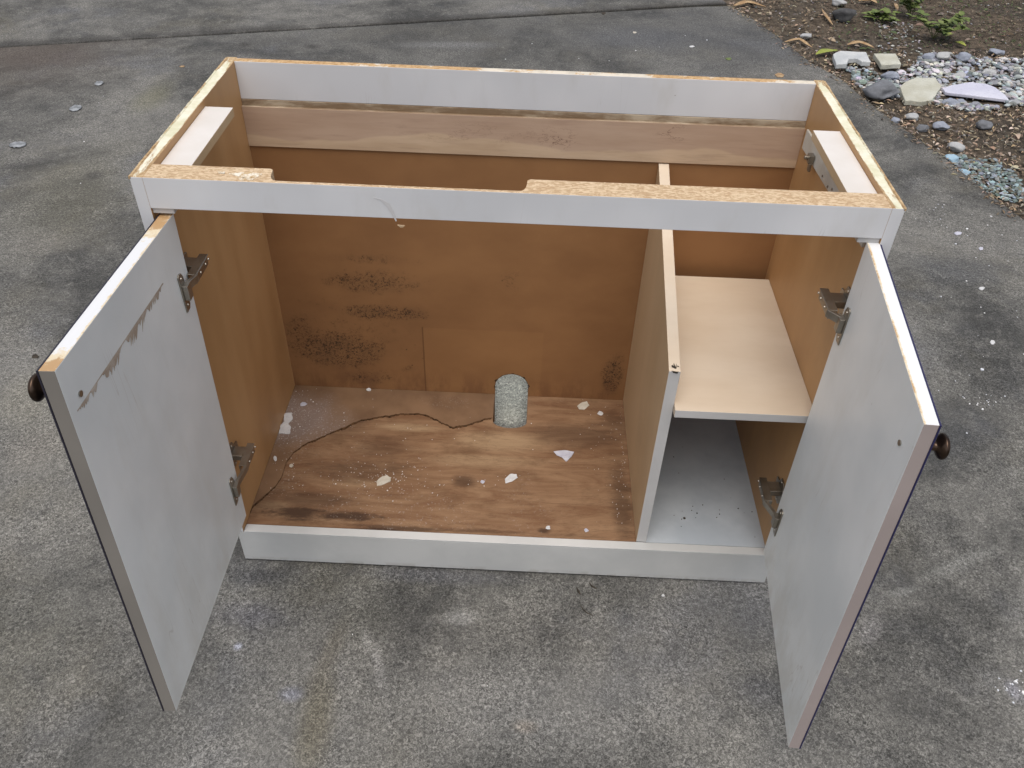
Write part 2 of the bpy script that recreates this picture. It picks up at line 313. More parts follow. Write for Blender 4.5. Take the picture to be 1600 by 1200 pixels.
# attribute driven
def tone(name, rough=.7, amp=.35, sc_=60):
    n = N(name, rough, .3); c = n.mix(n.mul(n.step(n.noise(sc_, 5, .7), .35, .75), amp), n.attr(), (.06, .05, .04))
    n.col(c); MT[name] = n.m
tone('litter', .8); tone('gravel', .75, .35, 90); tone('crumb', .7, .1)
def stone(name, a, b, sc_=14, rough=.8):
    n = N(name, rough, .3); s = n.noise(sc_, 6, .7); c = n.mix(n.step(s, .35, .68), a, b)
    c = n.mix(n.mul(n.step(n.noise(120, 4, .7), .55, .72), .5), c, tuple(k * .5 for k in a)); n.col(c); n.bump(n.noise(70, 5), .5, .004); MT[name] = n.m
stone('rock_grey', (.12, .125, .135), (.20, .21, .23)); stone('rock_dark', (.055, .055, .058), (.10, .10, .10))
stone('rock_blue', (.22, .24, .29), (.34, .37, .43)); stone('rock_pale', (.34, .35, .36), (.46, .46, .45))
stone('tile_cream', (.42, .41, .33), (.52, .52, .45), 8, .6); stone('tile_lilac', (.50, .50, .60), (.60, .60, .68), 5, .4)
stone('tile_white', (.42, .44, .45), (.56, .57, .56), 9, .6); stone('rock_cyan', (.25, .38, .48), (.38, .50, .58))
stone('chip_white', (.52, .52, .52), (.66, .66, .66), 60, .6); stone('chip_lilac', (.42, .42, .50), (.60, .60, .66), 60, .5); stone('chip_cream', (.46, .42, .34), (.60, .56, .48), 60, .7)
stone('bark', (.025, .02, .015), (.07, .055, .04), 50)
def leafm(name, a, b):
    n = N(name, .55, .3); n.col(n.mix(n.step(n.noise(35, 4), .35, .7), a, b)); MT[name] = n.m
leafm('leaf_green', (.09, .13, .035), (.17, .21, .065)); leafm('leaf_yellow', (.22, .26, .05), (.34, .36, .08)); leafm('leaf_dry', (.28, .17, .08), (.42, .30, .17)); leafm('stem', (.10, .12, .04), (.15, .15, .06))
leafm('foil', (.16, .17, .18), (.34, .36, .38))

# ---------------- object helpers ----------------
LK = sc.collection.objects.link
def thing(name, label, cat, loc=(0, 0, 0), group=None):
    o = bpy.data.objects.new(name, None); LK(o); o.location = loc; o.empty_display_size = .05
    o['label'] = label; o['category'] = cat
    if group: o['group'] = group
    return o
def tag(o, label, cat, group=None, kind=None):
    if kind: o['kind'] = kind
    if label: o['label'] = label
    if cat: o['category'] = cat
    if group: o['group'] = group
    return o
def wloc(o):
    return o.location.copy()
def link(name, bm, mats, parent=None, smooth=False, bevel=0.0, seg=2, recenter=False):
    bmesh.ops.recalc_face_normals(bm, faces=bm.faces)
    c = Vector((0, 0, 0))
    if recenter:
        xs = [v.co for v in bm.verts]; c = Vector(((min(p.x for p in xs) + max(p.x for p in xs)) / 2, (min(p.y for p in xs) + max(p.y for p in xs)) / 2, min(p.z for p in xs)))
        bmesh.ops.translate(bm, verts=bm.verts, vec=-c)
    me = bpy.data.meshes.new(name); bm.to_mesh(me); bm.free()
    if isinstance(mats, str): mats = [mats]
    for m in mats: me.materials.append(MT[m])
    if smooth:
        for p in me.polygons: p.use_smooth = True
    o = bpy.data.objects.new(name, me); LK(o); o.location = c
    if parent: o.parent = parent; o.matrix_parent_inverse = Matrix.Translation(-wloc(parent))
    if bevel:
        md = o.modifiers.new('bevel', 'BEVEL'); md.width = bevel; md.segments = seg; md.limit_method = 'ANGLE'; md.angle_limit = math.radians(40)
        md.harden_normals = False
    return o
def B(): return bmesh.new()
def poly_prism(bm, pts, vec, fm=None):
    """extrude an arbitrary planar polygon (3D points) along vec"""
    a = [bm.verts.new(p) for p in pts]; b = [bm.verts.new(Vector(p) + Vector(vec)) for p in pts]
    fs = [bm.faces.new(a), bm.faces.new(b[::-1])]
    for i in range(len(a)):
        j = (i + 1) % len(a); fs.append(bm.faces.new((a[i], b[i], b[j], a[j])))
    return fs
def box(bm, x0, x1, y0, y1, z0, z1):
    return poly_prism(bm, [(x0, y0, z0), (x1, y0, z0), (x1, y1, z0), (x0, y1, z0)], (0, 0, z1 - z0))
def by_normal(bm, rules, default=0):
    bmesh.ops.recalc_face_normals(bm, faces=bm.faces)
    for f in bm.faces:
        f.material_index = default
        for ax, i in rules:
            if f.normal.dot(Vector(ax)) > .7: f.material_index = i; break
def rough_edge(bm, cut=.02, amp=.001, sel=None):
    """subdivide and jitter vertices a little: worn board edges"""
    es = [e for e in bm.edges if e.calc_length() > cut * 2 and (sel is None or sel(e))]
    for e in es:
        pass
    return

# ================= SETTING =================
edge_px = [(1140, 9), (1168, 24), (1197, 43), (1235, 72), (1269, 98), (1312, 121), (1353, 155), (1390, 184), (1427, 210), (1468, 239), (1514, 276), (1557, 310), (1600, 342)]
edge = [gz(*p) for p in edge_px]
d = (edge[-1] - edge[3]).normalized(); edge_ext = edge[-1] + d * 6
jl = gz(0, 74); jr = gz(1140, 7); jd = (jl - jr).normalized()
jn = Vector((-jd.y, jd.x, 0));  jn = jn if jn.y > 0 else -jn
gap = .030
def gapw(p): return .010 + .024 * max(0, min(1, 1 - (p - jr).length / 3.6))
def slab(name, pts, mat):
    bm = B(); poly_prism(bm, [(p[0], p[1], 0) for p in pts], (0, 0, -.10))
    o = link(name, bm, mat, bevel=.006); o['kind'] = 'structure'; return o
# dense slab edge with small irregularity
def dens(pts, step=.05, amp=.005):
    out = []
    for a, b in zip(pts, pts[1:]):
        k = max(1, int((b - a).length / step))
        for i in range(k):
            p = a.lerp(b, i / k); q = p + Vector((noise.noise(p * 7) * amp, noise.noise(p * 9 + Vector((4, 4, 4))) * amp, 0)); out.append(q)
    out.append(pts[-1]); return out
near = dens(edge) + [edge_ext, Vector((edge_ext.x, -6, 0)), Vector((-9, -6, 0)), jr + jd * 11]
joint_line = [jr + jd * 11 + (jr - jr - jd * 11) * (i / 60) for i in range(61)]
near = near[:-1] + [p + jn * noise.noise(p * 5) * .003 for p in joint_line][:-1]
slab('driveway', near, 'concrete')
far_edge = [jr + jn * gap + Vector((-.03, 0, 0))] + [jr + jn * gap + Vector((-.30 - .45 * i, .12 + .55 * i, 0)) for i in range(1, 12)]
farp = [p + jn * (gapw(p) + noise.noise(p * 6 + Vector((3, 1, 0))) * .004) for p in joint_line[::-1]] + [Vector((-11, 14, 0)), Vector((-1.5, 14, 0))]
slab('driveway', farp, 'concrete_far')
bm = B(); g0 = 60
bmesh.ops.create_grid(bm, x_segments=1, y_segments=1, size=60)
for v in bm.verts: v.co.z = -.06
o = link('ground', bm, 'soil'); o['kind'] = 'structure'
# joint filler strip
bm = B(); a = jr + jd * 11; b_ = jr
poly_prism(bm, [a - jn * .004 + Vector((0, 0, -.05)), b_ - jn * .004 + Vector((0, 0, -.05)), b_ + jn * (gap + .004) + Vector((0, 0, -.05)), a + jn * (gap + .004) + Vector((0, 0, -.05))], (0, 0, .040))
o = link('joint_filler', bm, 'joint'); o['kind'] = 'structure'

# garden bed: undulating soil sheet
def inside_garden(x, y, marg=0.0):
    # right of slab edge line
    pts = edge + [edge_ext]
    if y >= edge[0].y: return x > edge[0].x - (y - edge[0].y) * .45 + marg
    for a, b in zip(pts, pts[1:]):
        if b.y <= y <= a.y:
            t = (a.y - y) / (a.y - b.y); return x > a.x + (b.x - a.x) * t + marg
    return False
def soil_z(x, y): return -.012 + noise.noise(Vector((x * 2.1, y * 2.1, 0))) * .016 + noise.noise(Vector((x * 9, y * 9, 3))) * .009
bm = B()
bmesh.ops.create_grid(bm, x_segments=200, y_segments=200, size=3.2)
for v in bm.verts:
    v.co.x += 4.0; v.co.y += 3.2
    v.co.z = soil_z(v.co.x, v.co.y) - .004
    ins = inside_garden(v.co.x, v.co.y, .0)
    if not ins: v.co.z = -.045
o = link('garden_soil', bm, 'soil', smooth=True); o['kind'] = 'structure'

# ================= CABINET =================
cab = thing('vanity_cabinet', 'large open-topped white vanity cabinet with both doors open, standing on the concrete', 'cabinet', (W / 2, .22, 0))
DIV = 40
def panel(name, pts, vec, mats, rules, default=0, bev=.0008, parent=None, label=None):
    bm = B(); poly_prism(bm, pts, vec); by_normal(bm, rules, default)
    o = link(name, bm, mats, parent or cab, bevel=bev)
    if label: o['label'] = label
    return o
# sides: front edge is notched at the toe on the bottom
def side(x, inner, label):
    ext = T
    pts = [(x, 0.0, .088), (x, 0.0, H), (x, YO, H), (x, YO, 0), (x, .045, 0), (x, .045, .088)]
    bm = B(); poly_prism(bm, pts, (T, 0, 0))
    by_normal(bm, [((0, 0, 1), 2), ((inner, 0, 0), 1), ((0, 0, -1), 3)], 0)
    return link('side_panel', bm, ['white', 'tan_side', 'particle_cream', 'particle'], cab, bevel=.0008)
sl = side(0, 1, ''); sr = side(W - T, -1, '')
# thin worn outer lip on each side top (laminate standing slightly proud, chipped)
def lip(x0, x1, seed):
    bm = B(); k = 90; top = []; ys = [YO * i / k for i in range(k + 1)]
    for i in range(k):
        h = H + .0006 + max(0, noise.noise(Vector((seed, ys[i] * 60, 0)))) * .0016
        top.append((ys[i], h))
    poly_prism(bm, [(x0, y, z) for y, z in top] + [(x0, top[-1][0], H - .003), (x0, 0, H - .003)], (x1 - x0, 0, 0))
    return link('laminate_lip', bm, 'particle_cream', cab)
lip(-.0012, .0018, 3.1); lip(W - .0018, W + .0012, 7.7)
# front rail with sink notch
xa, xb = on(418, 272, 2, H).x, on(828, 300, 2, H).x
Z0 = HB
out = [(T, 0), (W - T, 0), (W - T, TR), (xb, TR)]
for i in range(9):
    t = i / 8; out.append((xb - .004 - .010 * t ** 2, TR - (TR - .0065) * (1 - (1 - t) ** 2.2) if i else TR - .003))
kk = 24
for i in range(1, kk): out.append((xb - .014 + (xa + .016 - xb + .014) * i / kk, .0062 + noise.noise(Vector((i * .7, 0, 0))) * .0007))
for i in range(9):
    t = 1 - i / 8; out.append((xa + .004 + .014 * t ** 2, TR - (TR - .0065) * (1 - (1 - t) ** 2.2) if i < 8 else TR - .003))
out += [(xa, TR), (T, TR)]
bm = B(); poly_prism(bm, [(x, y, Z0) for x, y in out], (0, 0, H - Z0))
by_normal(bm, [((0, 0, 1), 1), ((0, -1, 0), 0)], 1)
fr = link('front_rail', bm, ['white', 'particle'], cab, bevel=.0006)
# pale torn paint on the rail beside the notch
def decal(name, pxs, plane, mat, parent, th=.0004, sub=None):
    """thin flake / stain lying on a board; plane = (axis, value, outward sign)"""
    ax, val, sg = plane
    pts = [on(u, v, ax, val + sg * .0002) for u, v in pxs]
    vec = Vector((0, 0, 0)); vec[ax] = sg * th
    bm = B(); poly_prism(bm, pts, vec); return link(name, bm, mat, parent)
def ragged(pts, n_=6, amp=1.2, seed=0):
    r = random.Random(seed); o_ = []
    for i, p in enumerate(pts):
        q = pts[(i + 1) % len(pts)]
        for k in range(n_):
            t = k / n_; o_.append((p[0] + (q[0] - p[0]) * t + r.uniform(-amp, amp), p[1] + (q[1] - p[1]) * t + r.uniform(-amp, amp)))
    return o_
n = N('glue_residue', .7, .3); n.col(n.mix(n.step(n.noise(130, 5, .7), .40, .60), (.50, .36, .20), (.74, .70, .60))); MT['residue'] = n.m
for i_, pg in enumerate(([(356, 271), (392, 269), (410, 272), (404, 277), (380, 278), (368, 274)], [(370, 278), (398, 279), (392, 282), (376, 281)], [(340, 268), (352, 269), (350, 272), (341, 271)])):
    decal('glue_residue', ragged(pg, 5, 1.0, 2 + i_), (2, H, 1), 'residue', fr)
decal('water_stain', [(583, 309), (596, 311), (608, 318), (615, 330), (620, 345), (618.5, 346), (611, 333), (603, 321.5), (594, 313)], (1, 0, -1), 'drip', fr, .0002)
decal('loose_chip', [(621, 351), (633, 352), (630, 355), (626, 355)], (1, -.001, -1), 'particle', fr, .001)
# rear rail
panel('rear_rail', [(T, YIN, HR), (W - T, YIN, HR), (W - T, YIN, H), (T, YIN, H)], (0, .0150, 0), ['white', 'particle_mixed'], [((0, 0, 1), 1), ((0, 0, -1), 1)])
# grimy lip + nailing board
zt = on(380, 166, 1, YIN - .006).z; zb = on(387, 228, 1, YIN - .006).z
panel('wood_lip', [(T, YIN - .0005, zt), (W - T, YIN - .0005, zt), (W - T, YIN - .0005, HR - .0004), (T, YIN - .0005, HR - .0004)], (0, .014, 0), ['lip'], [])
panel('nailing_board', [(T, YIN - .006, zb), (W - T, YIN - .006, zb), (W - T, YIN - .006, zt), (T, YIN - .006, zt)], (0, .0195, 0), ['board', 'lip'], [((0, 0, 1), 1)])
# back panel with the pipe cutout
hx0, hx1 = on(773.5, 610, 1, YB).x, on(825, 610, 1, YB).x
hc, hr_ = (hx0 + hx1) / 2, (hx1 - hx0) / 2
ztop = on(799, 584.5, 1, YB).z
arc = [(hx1, 0)] + [(hc + hr_ * math.cos(a), ztop - hr_ + hr_ * math.sin(a)) for a in [math.pi * i / 20 for i in range(21)]] + [(hx0, 0)]
bpz = zb - .0005
pts = [(T, 0.004), (hx0, .004)] + [(x, max(z, .004)) for x, z in arc[::-1][1:-1]] + [(hx1, .004), (W - T, .004), (W - T, bpz), (T, bpz)]
bm = B(); poly_prism(bm, [(x, YB, z) for x, z in pts], (0, .006, 0))
by_normal(bm, [((0, -1, 0), 0), ((0, 1, 0), 1)], 1); link('back_panel', bm, ['back', 'particle_dark'], cab)
# strip of back panel behind the nailing board so that no daylight gets in
panel('back_panel', [(T, YIN + .0142, bpz - .03), (W - T, YIN + .0142, bpz - .03), (W - T, YIN + .0142, H - .02), (T, YIN + .0142, H - .02)], (0, .0030, 0), ['particle_dark'], [])
# floor with notch
yfr = gz(799, 669, ZF).y
arcf = [(hx0, YB - .0005), (hx0, yfr + hr_ * .55)] + [(hc + hr_ * math.cos(a) , yfr + hr_ * .55 + hr_ * .55 * math.sin(a)) for a in [math.pi + math.pi * i / 14 for i in range(1, 14)]] + [(hx1, yfr + hr_ * .55), (hx1, YB - .0005)]
fpts = [(T, YF), (XD, YF), (XD, YB - .0005)] + arcf[::-1] + [(T, YB - .0005)]
bm = B(); poly_prism(bm, [(x, y, ZF - .015) for x, y in fpts], (0, 0, .015)); by_normal(bm, [((0, 0, 1), 0)], 1)
link('floor_board', bm, ['ply', 'particle_dark'], cab)
panel('bay_floor', [(XD + TD, YF, ZF - .015), (W - T, YF, ZF - .015), (W - T, YB - .0005, ZF - .015), (XD + TD, YB - .0005, ZF - .015)], (0, 0, .0153), ['dusty'], [], bev=0)
# veneer still glued behind a torn edge
vp = [(384, 800), (400, 786), (414, 774), (430, 760), (440, 745), (447, 722), (458, 707), (474, 695), (495, 686), (515, 677), (535, 668), (560, 657), (590, 651), (625, 647), (655, 647), (675, 652), (690, 660), (703, 666), (722, 666), (740, 661), (756, 655), (770, 652)]
vv = [gz(u, v, ZF + .0016) for u, v in vp]
rr = random.Random(4); dv = []
for a, b in zip(vv, vv[1:]):
    k = max(2, int((b - a).length / .003))
    for i in range(k): p = a.lerp(b, i / k); dv.append((p.x, p.y + rr.uniform(-.0010, .0010) + noise.noise(Vector((p.x * 60, p.y * 60, 1))) * .0035))
dv = [(max(x, T + .0005), y) for x, y in dv]
vpoly = dv + [(hx0 - .001, dv[-1][1]), (hx0 - .001, YB - .001), (T + .0005, YB - .001)]
bm = B(); poly_prism(bm, [(x, y, ZF + .0003) for x, y in vpoly], (0, 0, .0019)); by_normal(bm, [((0, 0, 1), 0)], 1)
link('floor_veneer', bm, ['veneer', 'particle_dark'], cab)
# dark rotten rim along the torn edge
up_e = []; lo_e = []
for (x0, y0) in dv:
    if up_e and x0 <= up_e[-1][0] + 2e-4: continue
    w_ = rr.uniform(.0018, .0040) + max(0, noise.noise(Vector((x0 * 22, 0, 0)))) * .008
    up_e.append((x0, y0 - .0001, ZF + .0001)); lo_e.append((x0, y0 - w_, ZF + .0001))
bm = B(); poly_prism(bm, up_e + lo_e[::-1], (0, 0, .0006)); link('rotten_rim', bm, 'rot', cab)
# charred, ragged rim round the pipe cutout
bm = B(); k = 44; outp = []; inp_ = []
for i in range(k + 1):
    a = math.pi * (i / k * 1.16 - .08); rz_ = hr_ * 1.0; q = hr_ + .0004 + max(0, noise.noise(Vector((i * .35, 2, 0)))) * .008 + rr.uniform(0, .0007)
    zc = ztop - hr_; xx_ = lambda rad: (hc + rad * math.cos(a), YB - .0002, zc + rad * math.sin(a) if a > 0 and a < math.pi else zc - abs(math.sin(a)) * hr_ * 1.4)
    outp.append(xx_(q)); inp_.append(xx_(hr_ + .0001))
poly_prism(bm, outp + inp_[::-1], (0, -.0004, 0)); link('cutout_rim', bm, 'rot', cab)
# kick board / bottom rail
XK0, XK1 = .005, 1.0165
bm = B()
poly_prism(bm, [(T + .001, 0, ZF - .0015), (W - T - .001, 0, ZF - .0015), (W - T - .001, YF - .0006, ZF - .0015), (T + .001, YF - .0006, ZF - .0015)], (0, 0, .0020))
link('bottom_strip', bm, 'kick', cab, bevel=.0006)
panel('kick_board', [(XK0, 0.0005, .0050), (XK1, 0.0005, .0050), (XK1, 0.0005, ZF - .0030), (XK0, 0.0005, ZF - .0030)], (0, .0160, 0), ['kick', 'raw'], [((1, 0, 0), 1), ((-1, 0, 0), 1)])
# raw chipped wood stump where side meets toe
for x in (.0006, W - T + .0006):
    bm = B(); box(bm, x, x + T - .0012, .0172, .044, 0.0, .0865); link('toe_block', bm, 'raw', cab, bevel=.002)
# divider with sloping top
zd1, zd2 = on(1042, 580, 1, YF).z, on(1027, 256, 1, YIN - .006).z
zband = on(1042, 585, 1, YF).z
bm = B(); poly_prism(bm, [(XD, YF, ZF + .0004), (XD, YB - .0007, ZF + .0004), (XD, YB - .0007, zd2), (XD, YF, zd1)], (TD, 0, 0))
by_normal(bm, [((0, -1, 0), 1), ((0, 0, 1), 2)], 0)
for f in bm.faces:
    if abs(f.normal.x) < .5 and f.normal.z > .3: f.material_index = 2
dvd = link('divider', bm, ['tan_divider', 'edge_pale', 'tan_shelf'], cab, bevel=.0006)
for i in range(9):
    x = XD + TD * .55 + rr.uniform(-.005, .005); y = YF + rr.uniform(-.002, .010); z = zd1 + (y - YF) * .39; bm = B()
    bmesh.ops.create_cone(bm, cap_ends=True, segments=5, radius1=rr.uniform(.0008, .0022), radius2=.0002, depth=rr.uniform(.004, .011), matrix=Matrix.Translation((x, y, z + .001)) @ Matrix.Rotation(rr.uniform(-1.4, 1.4), 4, 'X') @ Matrix.Rotation(rr.uniform(-1.2, 1.2), 4, 'Y'))
    link('splinter', bm, 'bark', dvd)
# shelf
ysf, ysb = on(1050, 641, 2, ZS).y, on(1210, 437, 2, ZS).y
XS0, XS1 = XD + TD + .0004, W - T - .0004
bm = B(); poly_prism(bm, [(XS0, ysf, ZS - .0155), (XS1, ysf, ZS - .0155), (XS1, ysb, ZS - .0155), (XS0, ysb, ZS - .0155)], (0, 0, .0155)); by_normal(bm, [((0, -1, 0), 1)], 0)
link('shelf', bm, ['tan_shelf', 'edge_pale'], cab, bevel=.0005)
# corner cleats
def zcleat(u, v, x): return on(u, v, 0, x).z
def cleat(name, x0, x1, ya, yb, z, th, side_):
    bm = B(); box(bm, x0, x1, ya, yb, z - th, z); by_normal(bm, [((0, 0, 1), 0)], 1)
    return link(name, bm, ['cleat_white', 'tan_divider'], cab, bevel=.0008)
n = N('runner', .4, .4); n.col(n.mix(n.step(n.noise(14, 5, .65), .38, .65), (.50, .46, .38), (.58, .57, .52))); MT['runner'] = n.m
n = N('cleat_white', .35, .5); n.col(n.mix(n.step(n.noise(9, 4), .35, .7), (.66, .62, .57), (.76, .73, .70))); MT['cleat_white'] = n.m
pl = on(320, 166, 0, T); pr = on(1313, 205, 0, W - T)
qz = pl.z; q2 = on(364, 168, 2, qz)
cleat('corner_cleat', T + .0003, q2.x, TR + .0006, pl.y, qz, .014, 1)
qz = pr.z; q2 = on(1271, 204, 2, qz)
cleat('corner_cleat', q2.x, W - T - .0003, TR + .0006, pr.y, qz, .014, -1)
# drawer runner strip on right wall, little one on the left
s1_, s2_ = on(1253, 231, 0, W - T - .004), on(1348, 390, 0, W - T - .004)
def strip(name, x0, x1, mat):
    bm = B(); z0a, z0b = s1_.z, s2_.z; yb_, ya_ = min(s1_.y, YIN - .008), .0415
    hgt = .034
    poly_prism(bm, [(x0, ya_, z0b), (x0, yb_, z0a), (x0, yb_, z0a + hgt), (x0, ya_, z0b + hgt)], (x1 - x0, 0, 0))
    return link(name, bm, mat, cab, bevel=.0005)
strip('drawer_runner', W - T - .0042, W - T - .0003, 'runner')
def strip2(name, x0, x1, y0, y1, z0, z1, mat):
    bm = B(); box(bm, x0, x1, y0, y1, z0, z1); return link(name, bm, mat, cab, bevel=.0008)
strip2('corner_block', T + .0004, T + .030, .003, TR - .001, HB - .009, HB - .0005, 'edge_pale')
strip2('corner_block', W - T - .030, W - T - .0004, .003, TR - .001, HB - .009, HB - .0005, 'edge_pale')
# metal clip on the runner
cp = on(1269, 250, 0, W - T - .006)
bm = B(); box(bm, cp.x - .008, cp.x + .001, cp.y - .008, cp.y + .006, cp.z - .004, cp.z + .010); box(bm, cp.x - .006, cp.x - .002, cp.y - .012, cp.y - .002, cp.z - .016, cp.z - .002)
bmesh.ops.create_cone(bm, cap_ends=True, segments=10, radius1=.0035, radius2=.003, depth=.012, matrix=Matrix.Translation((cp.x - .008, cp.y, cp.z + .004)) @ Matrix.Rotation(math.pi / 2, 4, 'Y'))
link('runner_clip', bm, 'nickel', cab, bevel=.0006)
for u, v in ((1285, 275), (1293, 292), (1300, 296)):
    p = on(u, v, 0, W - T - .0045); bm = B()
    bmesh.ops.create_cone(bm, cap_ends=True, segments=10, radius1=.0022, radius2=.0018, depth=.0014, matrix=Matrix.Translation(p) @ Matrix.Rotation(math.pi / 2, 4, 'Y')); link('screw', bm, 'nickel', cab)

# ---------------- doors ----------------
def make_door(sgn, px, label, endmat, rimmat, knobpx, screwpx):
    """px: inner hinge top, inner free top, inner free bottom, inner hinge bottom"""
    yh = -.004
    a = on(*px[0], 1, yh); d_ = on(*px[3], 1, yh); hx = (a.x + d_.x) / 2
    hp = Vector((hx, yh, 0))
    th = math.radians(87.5); u = Vector((sgn * math.cos(th), -math.sin(th), 0)); nn = Vector((-u.y, u.x, 0))
    onrm = Vector((-sgn * 1, 0, 0)); nrm = nn if nn.dot(onrm) > 0 else -nn     # outward (towards the outer door face)
    P = lambda x, y: on_plane(x, y, hp, nrm)
    A, Bq, Cq, Dq = [P(*p) for p in px]
    th = .0170
    tm = 'door_top_left' if sgn > 0 else 'door_top_right'; top_mat(tm, hp, u, nrm, (Bq - hp).dot(u), 3 if sgn > 0 else 8, .75 if sgn > 0 else .15, .45 if sgn > 0 else .62)
    bm = B(); poly_prism(bm, [A, Bq, Cq, Dq], nrm * th)
    bmesh.ops.recalc_face_normals(bm, faces=bm.faces)
    for f in bm.faces:
        f.material_index = 0
        if f.normal.z > .7: f.material_index = 1
        elif f.normal.dot(u) > .7: f.material_index = 2
    door = link('door', bm, ['door_white', tm, endmat], cab, bevel=.0007)
    door['label'] = label
    # outer face laminate, its dark rim seen from inside
    g = .0006
    bm = B(); q = [p + nrm * (th + .0001) for p in (A, Bq + u * g, Cq + u * g, Dq)]
    poly_prism(bm, q, nrm * .0018); link('face_laminate', bm, rimmat, door)
    # knob
    kp = P(*knobpx) + nrm * (th + .0019)
    prof = [(.0068, 0), (.0060, .003), (.0056, .006), (.0066, .0080), (.0105, .0100), (.0138, .0120), (.0152, .0138), (.0155, .0150), (.0146, .0158), (.0149, .0166), (.0130, .0185), (.0085, .0202), (.0, .0208)]
    bm = B(); seg = 36; e1 = u; e2 = nrm.cross(u); rings = []
    for r, h in prof:
        rings.append([bm.verts.new(kp + nrm * h + (e1 * math.cos(2 * math.pi * k / seg) + e2 * math.sin(2 * math.pi * k / seg)) * max(r, 1e-5)) for k in range(seg)])
    for r0, r1 in zip(rings, rings[1:]):
        for k in range(seg): bm.faces.new((r0[k], r0[(k + 1) % seg], r1[(k + 1) % seg], r1[k]))
    bm.faces.new(rings[0])
    link('knob', bm, 'bronze', door, smooth=True)
    sp_ = P(*screwpx); bm = B()
    R3 = Matrix((e1, e2, nrm)).transposed().to_4x4()
    bmesh.ops.create_cone(bm, cap_ends=True, segments=16, radius1=.0038, radius2=.0030, depth=.0022, matrix=Matrix.Translation(sp_ - nrm * .0008) @ R3)
    link('screw', bm, 'nickel', door, smooth=False)
    return door, P, u, nrm, hp
def top_mat(name, A, u, nrm, L, seed, endw, innw):
    n = N(name, .32, .5); X = n.xyz()
    dn = n.sub(n.add(n.mul(X[0], nrm.x), n.mul(X[1], nrm.y)), A.dot(nrm)); du = n.sub(n.add(n.mul(X[0], u.x), n.mul(X[1], u.y)), A.dot(u))
    ns = n.noise(55, 7, .75, n.map(loc=(seed, 0, 0))); n2 = n.noise(9, 4, .6, n.map(loc=(seed, 3, 0)))
    inner = n.mul(n.sub(1, n.step(dn, .0005, .0055)), innw); outer = n.mul(n.step(dn, .0125, .0165), .30 * innw)
    ends = n.mul(n.mx(n.sub(1, n.step(du, .02, .11)), n.step(du, L - .06, L)), endw)
    w1 = n.add(n.add(n.mx(inner, outer, ends), n.mul(n.sub(ns, .5), 1.5)), n.mul(n.sub(n2, .5), .8))
    c = n.mix(n.step(w1, .30, .48), (.72, .73, .74), (.70, .60, .42)); c = n.mix(n.step(w1, .55, .72), c, (.46, .29, .14))
    n.col(c); MT[name] = n.m
DL, PL, uL, nL, hL = make_door(1, [(271, 333), (85.5, 580), (275.5, 1111), (385, 805)], 'left open door with a long peeled scrape on its inner face', 'edge_grey', 'black', (110, 606), (124.5, 615))
DR, PR, uR, nR, hR = make_door(-1, [(1354, 377), (1444, 663), (1231.5, 1168), (1193, 860)], 'right open door with a plain inner face and visible round knob', 'edge_taupe', 'navy', (1424, 694), (1407, 692))

# peeled scrape on left door
def on_door(P, nrm, pxs, off): return [P(u, v) - nrm * off for u, v in pxs]
def scrape(segs, seed):
    r = random.Random(seed)
    for (x0, y0, x1, y1, depth) in segs:
        bm = B(); k = max(6, int(math.hypot(x1 - x0, y1 - y0) / 2.2)); top = []; bot = []
        for i in range(k + 1):
            t = i / k; x = x0 + (x1 - x0) * t; y = y0 + (y1 - y0) * t
            env = min(1, t * 4, (1 - t) * 5) * depth
            top.append((x, y)); bot.append((x + env * .12, y + max(.6, env * (r.uniform(.25, 1.25) if r.random() < .8 else .1))))
        pts = on_door(PL, nL, top + bot[::-1], .0002)
        poly_prism(bm, pts, -nL * .0003); link('peeled_scrape', bm, 'peel', DL)
scrape([(253, 443, 229, 482, 12), (229, 482, 196, 530, 20), (190, 540, 160, 585, 16), (152, 596, 140, 614, 13), (140, 614, 124, 638, 8)], 3)
bm = B(); pts = on_door(PL, nL, [(254, 442), (255, 443.2), (121, 643), (120, 642)], .0002); poly_prism(bm, pts, -nL * .0002); link('scored_line', bm, 'peel', DL)
